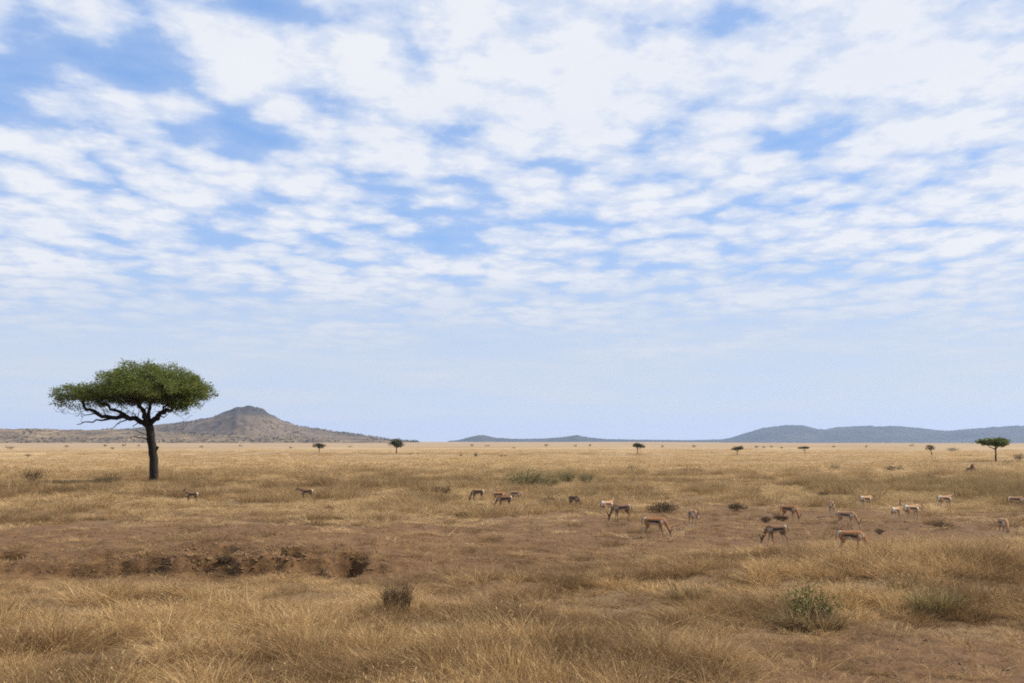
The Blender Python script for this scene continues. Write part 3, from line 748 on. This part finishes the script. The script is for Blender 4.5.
G_FT = 'far acacias scattered over the plain'
small_tree(319, 452.5, 13, 9.5, 'small round-headed acacia below the right foot of the rocky hill', 'round', .2, seed=3, group=G_FT, thick=0.27)
small_tree(396.5, 453.5, 17, 14, 'dark acacia where the rocky hill runs out on its right', 'umbrella', 0, seed=4, group=G_FT, thick=0.27)
small_tree(637.5, 454, 14, 11, 'dark lone acacia between the two ranges of blue hills', 'umbrella', 0, seed=5, group=G_FT, thick=0.22)
small_tree(737, 455.5, 12, 9, 'small acacia below the left end of the long blue hills', 'umbrella', .4, seed=6, group=G_FT, thick=0.20)
small_tree(805, 454, 12, 7.5, 'tiny flat umbrella acacia below the highest part of the blue hills', 'umbrella', 0, seed=7, group=G_FT)
small_tree(932, 456, 13, 11, 'bare-looking acacia with leaning forked trunk, left of the green umbrella acacia', 'umbrella', -.4, M_DARKB, seed=8, leaves=1300, group=G_FT, thick=0.25)
small_tree(996, 461.5, 31, 22, 'green umbrella acacia on a thin straight trunk before the long blue hills', 'umbrella', 0, M_ACACIA, 9, .72, 5200, G_FT)

# ------------------------------------------------------------------ shrubs and tussocks
def shrub(name, px, py, w_px, h_px, label, cat, mat, seed, leaves=1500, twigs=26, leafy=1.0, group=None, lsize=.045):
    b = at(px, py); S = F / b.y; w, h = w_px / S, h_px / S; rng = np.random.default_rng(seed)
    t = empty(name, b); tag(t, label, cat, group); tb = Tubes(); tips = []
    for k in range(twigs):
        a = rng.random() * 2 * PI; q = math.sqrt(rng.random()); T = np.array([math.cos(a) * q * w * .5, math.sin(a) * q * w * .5, h * (.35 + .65 * rng.random() * (1 - .5 * q))])
        p0 = np.array([math.cos(a) * q * w * .08, math.sin(a) * q * w * .08, -.05]); md = p0 * .4 + T * .6 + rng.normal(0, .05 * h, 3); md[2] = T[2] * .6
        r0 = max(.006, .012 * h); tb.add([p0, p0 * .7 + md * .3, md, T], [r0, r0 * .8, r0 * .55, r0 * .2], 4); tips += [md, T, (md + T) / 2]
        for j in range(2):
            T2 = md + (T - md) * rng.random() + rng.normal(0, .12 * h, 3); tb.add([md, (md + T2) / 2 + rng.normal(0, .02 * h, 3), T2], [r0 * .5, r0 * .35, r0 * .15], 3); tips.append(T2)
    link('stem', tb.mesh('shrub_stem'), M_TWIG, t)
    tips = np.array(tips); tips[:, 2] = np.maximum(tips[:, 2], .06 * h)
    P = tips[rng.integers(0, len(tips), leaves)] + rng.normal(0, .085, (leaves, 3)) * [w, w, h * .9]
    P = P[P[:, 2] > .02]
    V, Fq = leaf_quads(P, np.full(len(P), lsize * math.sqrt(w * h)) * (.6 + .8 * rng.random(len(P))), rng, .8, .5)
    link('foliage', mesh_np('shrub_foliage', V, [Fq], False, {'blade': np.repeat(rng.random(len(P)), 4)}), mat, t)
    return t

def tussock(px, py, w_px, h_px, label, seed, mat=None, group=None, n=420, lean=.5):
    b = at(px, py); S = F / b.y; w, h = w_px / S, h_px / S; rng = np.random.default_rng(seed)
    V, Ft, a, tip = blades(n, w * .3, h * .5, h * 1.05, max(.006, .012 * w), lean * w / max(h, .1) * .5, .45 * w / max(h, .1), rng)
    V[:, 0] *= 1.0
    o = link('grass_tussock', mesh_np('grass_tussock', V, [Ft], False, {'blade': a}), mat or M_TUSS, None, b)
    tag(o, label, 'grass tussock', group); return o

# foreground
tussock(397, 612, 38, 37, 'dark upright grass tussock in the foreground beside its shadow', 1, M_TUSSD, n=560, lean=.3)
shrub('green_bush', 808, 624, 58, 44, 'leafy bush with a green top amid tall foreground grass', 'bush', M_BUSHG, 2, 750, 34, lsize=.06)
tussock(812, 629, 88, 30, 'brown grass tussock wrapped round the foot of the green bush', 3, n=700)
tussock(936, 616, 62, 36, 'grey-green fine grass tussock right of the green bush', 4, M_TUSSG, n=700)
tussock(903, 592, 44, 24, 'small dark tussock behind the grey-green tussock on the right', 5, n=400)
tussock(966, 565, 60, 22, 'wide brown tussock near the right edge below the grazing herd', 6, n=420)
tussock(690, 600, 62, 24, 'reddish brown tussock at the end of the earth patch left of the green bush', 7, n=420)
tussock(960, 560, 34, 14, 'low brown tussock beside the wide brown tussock at right', 8, n=300)
# shrubs of the middle ground
shrub('dead_shrub', 32, 483, 26, 19, 'bare dark twiggy shrub standing left of the tall acacia', 'shrub', M_DARKB, 11, 420, 34, lsize=.05)
G_S = 'grey-green shrubs behind the herd'
shrub('shrub', 524, 488, 42, 23, 'biggest grey-green shrub behind the grazing herd, left of the others', 'shrub', M_SHRUB, 12, 2000, group=G_S)
shrub('shrub', 548, 488.5, 28, 17, 'low grey-green shrub touching the biggest one on its right', 'shrub', M_SHRUB, 13, 1300, group=G_S)
shrub('shrub', 567, 485, 22, 17, 'round grey-green shrub, middle of the row behind the herd', 'shrub', M_SHRUB, 14, 1900, group=G_S)
shrub('shrub', 586, 485, 18, 15, 'small grey-green shrub at the right end of the shrub row', 'shrub', M_SHRUB, 15, 1600, group=G_S)
shrub('shrub', 589, 497, 20, 9, 'low shrub in front of the right end of the shrub row', 'shrub', M_SHRUB, 16, 700, group=G_S)
shrub('shrub', 632, 473, 11, 11, 'thin upright shrub with a bare twig right of the shrub row', 'shrub', M_SHRUB, 17, 320, group=G_S)
shrub('shrub', 835, 471, 11, 11, 'lone upright shrub in pale grass above the small front-facing gazelle', 'shrub', M_SHRUB, 18, 400, group=G_S)
shrub('shrub', 364, 470.5, 8, 8, 'tiny pale shrub straight below the dark acacia beside the hill', 'shrub', M_SHRUB, 19, 300)
G_D = 'dark brown clumps between the gazelles'
dk = [(440, 494, 22, 10, 'dark bush left of the gazelles hidden in tall grass'), (552, 505, 26, 9, 'wide dark clump left of the gazelle grazing with dark rump'), (625, 492, 18, 7, 'small reddish dark clump above the pale gazelle facing right'),
      (646, 491, 13, 6, 'smaller clump touching the reddish one on its right'), (663, 513, 34, 12, 'largest dark clump, behind the gazelle with the orange back'), (737, 511, 20, 9, 'dark clump between the front-facing gazelle and the grazing pair'),
      (766, 523, 10, 8, 'small dark clump left of a low bush above the dark gazelle'), (780, 521, 16, 7, 'low dark bush just above the dark grazing gazelle'), (822, 497, 14, 6, 'dark clump above the small front-facing gazelle'),
      (752, 496, 12, 5, 'little dark clump in the open grass above the grazing pair'), (893, 472, 22, 7, 'low dark bush in the pale grass left of the termite mound'), (690, 474, 28, 7, 'low dark mound of shrubs in the pale grass right of the shrub row'),
      (923, 480, 26, 6, 'long low dark clump left below the termite mound'), (942, 529, 22, 8, 'dark twiggy clump on bare earth left of the front-facing gazelle at the right edge'), (880, 534, 12, 6, 'small dark clump on bare earth below the gazelle pair'),
      (462, 518, 18, 7, 'brown clump on the left rim of the bare earth below the hidden gazelles'), (225, 563, 22, 6, 'dark matted clump on the lip of the eroded bank')]
for k, (a, b, c, d, lb) in enumerate(dk):
    shrub('dark_bush', a, b, c, d, lb, 'bush', M_DARKB, 40 + k, 1700, 26, group=G_D, lsize=.075)
shrub('bush', 1019, 461, 10, 9, 'dark round bush at the right edge beyond the green umbrella acacia', 'bush', M_FARLEAF, 70, 600, lsize=.07)
shrub('bush', 953, 451.5, 14, 4.5, 'wide flat dark bush far off between the forked acacia and the green umbrella acacia', 'bush', M_FARLEAF, 71, 500, lsize=.07)
shrub('bush', 1007, 463.5, 15, 4, 'low pale shrub at the foot of the green umbrella acacia', 'bush', M_SHRUB, 72, 400, lsize=.07)
shrub('bush', 9, 449, 11, 4, 'flat dark bush far off at the left edge under the ridge', 'bush', M_FARLEAF, 73, 400, lsize=.07)
shrub('bush', 476, 457, 4, 6, 'dark little bush on the far plain below the small blue hill', 'bush', M_FARLEAF, 74, 300, lsize=.09)
shrub('bush', 28, 457, 7, 4, 'dark low bush on the pale plain above the bare shrub', 'bush', M_DARKB, 75, 300, lsize=.09)
rb = random.Random(5)
LB = 'tiny dark bush dotted far off on the pale plain near the horizon'
for k, (a, b) in enumerate([(66, 447), (106, 446), (124, 446), (139, 446), (113, 449), (202, 447), (291, 448), (411, 454), (418, 454), (461, 456), (500, 456), (505, 456), (487, 446), (472, 446), (514, 448), (546, 446),
        (590, 446), (662, 447), (694, 447), (757, 447.5), (764, 447.5), (771, 447), (782, 448), (834, 447), (866, 447), (970, 456), (912, 446), (575, 446), (350, 447), (240, 446)]):
    shrub('bush', a, b + .6, 3.2 + 3 * rb.random(), 2.0 + 1.4 * rb.random(), LB, 'bush', M_FARLEAF, 100 + k, 160, 8, group='tiny far bushes on the plain', lsize=.14)

# termite mound
def mound():
    b = at(974, 475.5); S = F / b.y; w, h = 23 / S, 11 / S; n = 60
    u = np.linspace(-1, 1, n); XX, YY = np.meshgrid(u, u); r = np.hypot(XX, YY * 1.2)
    Z = h * (np.clip(1 - r, 0, 1) ** .8 * .6 + .55 * np.exp(-((XX + .1) ** 2 + YY ** 2) / .035) + .4 * np.exp(-((XX + .5) ** 2 + YY ** 2) / .03) + .5 * fbm(XX * 4, YY * 4, 6, 4) * (r < .9)) - .05
    Z = np.where(r >= 1, -.25, Z)
    V = np.stack([XX * w * .55, YY * w * .5, Z], -1).reshape(-1, 3)
    i = np.arange(n - 1)[:, None] * n; j = np.arange(n - 1)[None]
    Fq = np.stack([i + j, i + j + 1, i + n + j + 1, i + n + j], -1).reshape(-1, 4)
    tag(link('termite_mound', mesh_np('termite_mound', V, [Fq], True), M_MOUND, None, b), 'reddish brown termite mound with two humps in pale grass at right', 'termite mound')
mound()

# ------------------------------------------------------------------ gazelles
BLACK = np.array((.018, .014, .012))
def loft(rings, k=18, colf=None):
    """rings: (centre, ry, rz, forward) lists -> closed tube; colf(t, angle) gives the coat colour. angle 0 = up."""
    cs = [np.array(r[0], float) for r in rings]; V = []; col = []
    n = len(rings)
    for i, r in enumerate(rings):
        a = cs[max(i - 1, 0)]; b = cs[min(i + 1, n - 1)]; t = (b - a) / (np.linalg.norm(b - a) + 1e-9)
        side = np.array([0, 1., 0]); side = side - t * side.dot(t); side /= np.linalg.norm(side); up = np.cross(t, side)
        if r[3:] and r[3] is not None: up = np.array(r[3])
        elif up[2] < 0 and abs(t[2]) < .95: up = -up
        for q in range(k):
            an = q * 2 * PI / k
            V.append(cs[i] + side * r[1] * math.sin(an) + up * r[2] * math.cos(an)); col.append(colf(i / (n - 1), an if an <= PI else 2 * PI - an, V[-1]))
    F_ = []
    for i in range(n - 1):
        for q in range(k): F_.append((i * k + q, i * k + (q + 1) % k, (i + 1) * k + (q + 1) % k, (i + 1) * k + q))
    V.append(cs[0]); V.append(cs[-1]); col += [col[0], col[-2]]
    c0, c1 = n * k, n * k + 1
    T = [((q + 1) % k, q, c0) for q in range(k)] + [((n - 1) * k + q, (n - 1) * k + (q + 1) % k, c1) for q in range(k)]
    return np.array(V), F_, T, np.array(col)

def dense(rings, m=4):
    """Catmull-Rom refine of (centre, ry, rz)"""
    A = np.array([[*r[0], r[1], r[2]] for r in rings], float); out = []
    for i in range(len(A) - 1):
        p0, p1, p2, p3 = A[max(i - 1, 0)], A[i], A[i + 1], A[min(i + 2, len(A) - 1)]
        for q in np.arange(m) / m:
            out.append(.5 * (2 * p1 + (p2 - p0) * q + (2 * p0 - 5 * p1 + 4 * p2 - p3) * q * q + (3 * p1 - p0 - 3 * p2 + p3) * q ** 3))
    out.append(A[-1])
    return [((o[0], o[1], o[2]), max(o[3], .004), max(o[4], .004)) for o in out]

def gazelle_mesh(pose, seed, TAN, PALE, WHITE, build=1.0):
    rng = np.random.default_rng(seed); parts = []
    def trunk_col(t, an, p):
        x, y, z = p
        if x < -.315 and abs(y) < .10 and z < .66: return BLACK if abs(y) > .086 and z > .5 else WHITE           # white rump edged in black
        if an < 1.16: return TAN
        if an < 1.38: return PALE
        if an < 2.02 and -.30 < x < .26: return BLACK                                       # flank stripe
        return WHITE if x > -.3 else TAN
    body = [((-.425, 0, .56), .025, .03), ((-.405, 0, .555), .075, .08), ((-.35, 0, .545), .108, .115), ((-.24, 0, .545), .110, .115), ((-.08, 0, .540), .112, .112), ((.10, 0, .528), .115, .128),
            ((.24, 0, .520), .108, .145), ((.335, 0, .535), .085, .118), ((.40, 0, .545), .05, .07), ((.415, 0, .548), .015, .02)]
    body = [(c, a * build, b * build) for c, a, b in body]
    parts.append(loft(dense(body), 26, trunk_col))
    necks = {'graze': [(.27, .56), (.40, .53), (.51, .40), (.585, .265), (.615, .20)], 'low': [(.26, .56), (.38, .60), (.50, .64), (.61, .67), (.66, .675)],
             'up': [(.27, .56), (.37, .605), (.44, .675), (.48, .745), (.49, .78)], 'graze2': [(.27, .56), (.40, .50), (.49, .36), (.53, .22), (.54, .165)], 'half': [(.27, .56), (.39, .58), (.50, .56), (.60, .515), (.645, .49)]}
    nk = necks[pose['neck']]; sy = pose.get('turn', 0.0)
    fy = lambda i: sy * (i / 4.0) ** 2 * .12
    neck = [((p[0], fy(i), p[1]), a, b) for i, (p, a, b) in enumerate(zip(nk, (.085, .068, .054, .045, .043), (.115, .088, .064, .05, .045)))]
    parts.append(loft(dense(neck), 16, lambda t, an, p: WHITE * .95 if an > 2.3 and t < .9 else TAN))
    # head
    h0 = np.array((nk[-1][0], fy(4), nk[-1][1])); hd = {'graze': (.5, -.86), 'graze2': (.35, -.94), 'low': (.93, -.36), 'up': (.93, -.36), 'half': (.75, -.66)}[pose['neck']]
    yaw = sy * .9; hv = np.array((hd[0] * math.cos(yaw), hd[0] * math.sin(yaw), hd[1])); hv /= np.linalg.norm(hv)
    hup = np.cross(hv, np.cross(np.array([0, 0, 1.]), hv)); hup /= np.linalg.norm(hup)
    hs = np.cross(hup, hv)
    hup = hup
    hr = [(h0 - hv * .05 + hup * .005, .025, .03), (h0 - hv * .025 + hup * .012, .043, .05), (h0 + hv * .03 + hup * .01, .046, .054), (h0 + hv * .09, .036, .043), (h0 + hv * .145 - hup * .008, .024, .029), (h0 + hv * .185 - hup * .012, .020, .022), (h0 + hv * .20 - hup * .012, .008, .01)]
    def head_col(t, an, p):
        q = p - h0; s = q.dot(hs); f = q.dot(hv); u = q.dot(hup)
        if f > .175: return BLACK
        if abs(f - .055) < .014 and abs(abs(s) - .04) < .012 and u > .0: return BLACK           # eye
        if f > .06 and .45 < an < 1.0: return WHITE
        if f > .05 and 1.2 < an < 1.7: return BLACK * 2
        return WHITE if an > 2.1 else TAN * .9
    dh = dense([(tuple(a), b, c) for a, b, c in hr]); parts.append(loft([(a, b, c, tuple(hup)) for a, b, c in dh], 16, head_col))
    for s in (-1, 1):    # ears
        e0 = h0 - hv * .015 + hup * .035 + hs * s * .03; ev = hup * .45 - hv * .55 + hs * s * .85; ev /= np.linalg.norm(ev)
        er = [(tuple(e0), .009, .012), (tuple(e0 + ev * .035), .011, .024), (tuple(e0 + ev * .08), .010, .020), (tuple(e0 + ev * .115), .005, .005)]
        parts.append(loft(dense(er), 8, lambda t, an, p: PALE))
    # legs
    lf = pose.get('legs', (0, 0, 0, 0))
    for k, s in enumerate((-1, 1)):
        dx = lf[k]
        fr = [((.255, s * .062, .52), .055, .085), ((.262, s * .076, .43), .046, .068), ((.255 + dx * .15, s * .072, .345), .033, .045), ((.272 + dx * .45, s * .068, .215), .020, .022), ((.272 + dx * .7, s * .067, .13), .0145, .016),
              ((.270 + dx * .95, s * .067, .055), .0155, .0175), ((.285 + dx, s * .067, .018), .019, .024), ((.292 + dx, s * .067, -.012), .02, .027)]
        up = (1, 0, 0)
        def leg_col(t, an, p):
            if p[2] < .028: return BLACK * 2
            inner = p[1] * s < .052
            return WHITE * .95 if inner and p[2] < .4 else (PALE * .9 if p[2] < .36 else TAN)
        parts.append(loft([(a, b, c, up) for a, b, c in dense(fr)], 12, leg_col))
        dx = lf[k + 2]
        hi = [((-.285, s * .055, .545), .06, .10), ((-.275, s * .075, .46), .056, .105), ((-.245 + dx * .1, s * .078, .375), .040, .072), ((-.315 + dx * .3, s * .070, .29), .024, .036), ((-.365 + dx * .5, s * .066, .235), .0185, .025),
              ((-.355 + dx * .75, s * .064, .14), .0145, .0165), ((-.345 + dx * .95, s * .064, .055), .0155, .0175), ((-.33 + dx, s * .064, .018), .019, .024), ((-.322 + dx, s * .064, -.012), .02, .027)]
        parts.append(loft([(a, b, c, up) for a, b, c in dense(hi)], 12, leg_col))
    Vs, Fq, Ft, Cs, n = [], [], [], [], 0
    for V, q, t, c in parts:
        Vs.append(V); Cs.append(c); Fq += [tuple(i + n for i in f) for f in q]; Ft += [tuple(i + n for i in f) for f in t]; n += len(V)
    V = np.concatenate(Vs); Cc = np.concatenate(Cs)
    me = mesh_np('raw', V, [np.array(Fq), np.array(Ft)])
    o = bpy.data.objects.new('raw', me); C.objects.link(o)
    rm = o.modifiers.new('r', 'REMESH'); rm.mode = 'VOXEL'; rm.voxel_size = .0105
    s_ = o.modifiers.new('s', 'SMOOTH'); s_.factor = .5; s_.iterations = 2
    dg = bpy.context.evaluated_depsgraph_get(); ev = o.evaluated_get(dg); m2 = bpy.data.meshes.new_from_object(ev)
    bpy.data.objects.remove(o)
    kd = kdtree.KDTree(len(V))
    for i, p in enumerate(V): kd.insert(p, i)
    kd.balance()
    vv = np.empty(len(m2.vertices) * 3, np.float32); m2.vertices.foreach_get('co', vv); vv = vv.reshape(-1, 3)
    cc = np.array([Cc[[i for _, i, _ in kd.find_n(p, 3)]].mean(0) for p in vv])
    qn = len(m2.polygons); fl = np.empty(len(m2.loops), np.int32); m2.loops.foreach_get('vertex_index', fl)
    ls = np.empty(qn, np.int32); lt = np.empty(qn, np.int32); m2.polygons.foreach_get('loop_start', ls); m2.polygons.foreach_get('loop_total', lt)
    F4 = [fl[ls[lt == q][:, None] + np.arange(q)] for q in (3, 4) if (lt == q).any()]
    body_me = mesh_np('gazelle_body', vv, F4, True, None, cc); body_me.materials.append(M_COAT)
    # horns and tail
    hm = []
    hl = pose.get('horn', .23)
    for s in (-1, 1):
        tb = Tubes(); b0 = h0 + hup * .045 + hv * .012 + hs * s * .018; pts = []; rr = []
        for i in range(13):
            q = i / 12
            pts.append(b0 + (hup * .86 - hv * (.5 * math.sin(q * 2.2) + .12) + hs * s * .16) * hl * q + hv * .16 * hl * q ** 3); rr.append(.0135 * (1 - q) ** .6 * (1 + .10 * (i % 2)) + .0015)
        tb.add(pts, rr, 7); me_ = tb.mesh('horn'); me_.materials.append(M_HORN); hm.append(me_)
    tb = Tubes(); sw = pose.get('tail', .03)
    tb.add([(-.405, 0, .60), (-.45, sw * .3, .585), (-.475, sw * .8, .53), (-.48, sw, .46), (-.475, sw, .40)], [.012, .013, .014, .016, .005], 7)
    tm = tb.mesh('tail'); tm.materials.append(M_TAIL)
    for q in (body_me, *hm, tm): q.transform(Matrix.Diagonal((.80, .9, 1, 1)))
    return body_me, hm, tm

poses = {
 'graze': dict(neck='graze', legs=(.05, -.04, -.05, .06), tail=.03), 'graze_b': dict(neck='graze2', legs=(-.06, .05, .06, -.03), turn=.3, tail=-.05), 'graze_c': dict(neck='graze', legs=(.10, -.10, .08, -.09), turn=-.3, horn=.24),
 'up': dict(neck='up', legs=(.01, -.02, -.02, .03), turn=.35), 'up_b': dict(neck='up', legs=(.06, -.06, -.07, .07), turn=-.5, horn=.22, tail=.06), 'low': dict(neck='low', legs=(.08, -.08, .08, -.08)), 'half': dict(neck='half', legs=(.03, -.05, .06, -.04), turn=.2)}
A3 = lambda *c: np.array(c)
COATS_LIT_SHADED = {'red': (A3(.30, .125, .044), A3(.34, .18, .08), A3(.60, .52, .42), 1.0), 'dark': (A3(.17, .085, .038), A3(.20, .115, .06), A3(.50, .43, .35), .97), 'pale': (A3(.38, .205, .095), A3(.47, .32, .19), A3(.78, .70, .59), .95)}  # coat variety, with sunlight painted into the pale one and shade into the dark
GM = {}
def gaz(ps, coat):
    if (ps, coat) not in GM: GM[ps, coat] = gazelle_mesh(poses[ps], len(GM), *COATS_LIT_SHADED[coat])
    return GM[ps, coat]
COAT_LIT_OF = ['dark', 'dark', 'dark', 'red', 'pale', 'dark', 'dark', 'pale', 'dark', 'red', 'pale', 'red', 'dark', 'pale', 'pale', 'red', 'pale', 'pale', 'pale', 'pale', 'pale', 'pale']

herd = [
 ('up', 192, 504, 178, 1.0, 'gazelle standing head up in grass right of the tall acacia'),
 ('low', 307, 501, 180, 1.0, 'gazelle sunk in deep grass with only back and horns showing, midway along the left plain'),
 ('graze_b', 478, 502, 168, 1.0, 'gazelle half hidden in grass, left of the tight group of four'),
 ('graze', 499, 503.5, 4, 1.0, 'gazelle with tawny back in the middle of the tight group of four'),
 ('graze_c', 516, 503, -38, 1.0, 'gazelle with lit white rump at the right of the tight group of four'),
 ('graze', 505, 510, 180, 1.0, 'dark shaded gazelle grazing in front of the tight group of four'),
 ('graze_c', 574, 508.5, -48, 1.0, 'gazelle with dark rump nosing down beside a wide dark clump'),
 ('up', 607, 516, 42, 1.0, 'pale gazelle with raised head facing right, standing behind a grazing one'),
 ('graze', 622, 521.5, 196, 1.0, 'gazelle grazing to the left with black flank and pale rump lit from the right'),
 ('graze_c', 654, 538, -4, 1.08, 'orange-backed gazelle grazing to the right on bare earth, nearest of its trio'),
 ('half', 693, 528.5, -84, 1.0, 'gazelle seen end-on, one side white and one dark, alone right of the orange-backed one'),
 ('graze_b', 789, 521, -38, 1.0, 'gazelle grazing away from a low dark bush, nose down to the right'),
 ('graze_c', 777, 545.5, 190, .96, 'dark-backed gazelle grazing to the left over its own shadow'),
 ('half', 832, 516.5, -102, 1.0, 'small pale gazelle standing end-on with head up behind a grazing one'),
 ('graze', 846, 528.5, -34, 1.0, 'gazelle with white flank and black stripe grazing right in front of the small pale one'),
 ('graze_b', 851, 555, -14, .94, 'nearest gazelle, grazing right at the edge of the tall grass'),
 ('half', 866, 509.5, 30, .95, 'distant gazelle facing right with level neck before green-brown grass'),
 ('up_b', 896, 521.5, 50, .92, 'gazelle turned half away, touching the rump of a grazing one with lowered horns'),
 ('half', 912, 521.5, 22, 1.0, 'gazelle reaching its lowered horned head far to the right beside a companion'),
 ('low', 945, 510, 16, 1.0, 'pale gazelle deep in tall green-brown grass near the right'),
 ('graze', 1016, 510, -18, 1.0, 'gazelle grazing at the right edge in tall grass'),
 ('graze_c', 1004, 539, -97, 1.0, 'pale gazelle seen end-on on bare earth near the right edge')]
for k, (ps, px, py, yw, s, lb) in enumerate(herd):
    b = at(px, py); g = empty('gazelle', (b.x, b.y, b.z - .005), R(yw)); s *= .86 + .13 * ((k * 37) % 11) / 10; g.scale = (s, s * (.94 + .1 * ((k * 53) % 7) / 6), s)
    tag(g, lb, 'gazelle', 'grazing gazelle herd')
    body_me, hm, tm = gaz(ps, COAT_LIT_OF[k])
    link('body', body_me, None, g); link('horn', hm[0], None, g); link('horn', hm[1], None, g); link('tail', tm, None, g)

# ------------------------------------------------------------------ the air
def haze():
    m, nt, ns, lk = newmat('haze')
    v = N(nt, 'ShaderNodeVolumePrincipled'); v.inputs['Color'].default_value = (.46, .63, 1.0, 1); v.inputs['Density'].default_value = 4.2e-5; v.inputs['Anisotropy'].default_value = .2
    o = N(nt, 'ShaderNodeOutputMaterial'); lk.new(v.outputs[0], o.inputs['Volume'])
    x0, y0, z0, x1, y1, z1 = -17500, -17500, -60, 17500, 17500, 260
    V = np.array([(x, y, z) for x in (x0, x1) for y in (y0, y1) for z in (z0, z1)], float)
    Fq = np.array([(0, 1, 3, 2), (4, 6, 7, 5), (0, 4, 5, 1), (2, 3, 7, 6), (0, 2, 6, 4), (1, 5, 7, 3)])
    tag(link('haze', mesh_np('haze', V, [Fq]), m), kind='stuff', cat='haze')
haze()
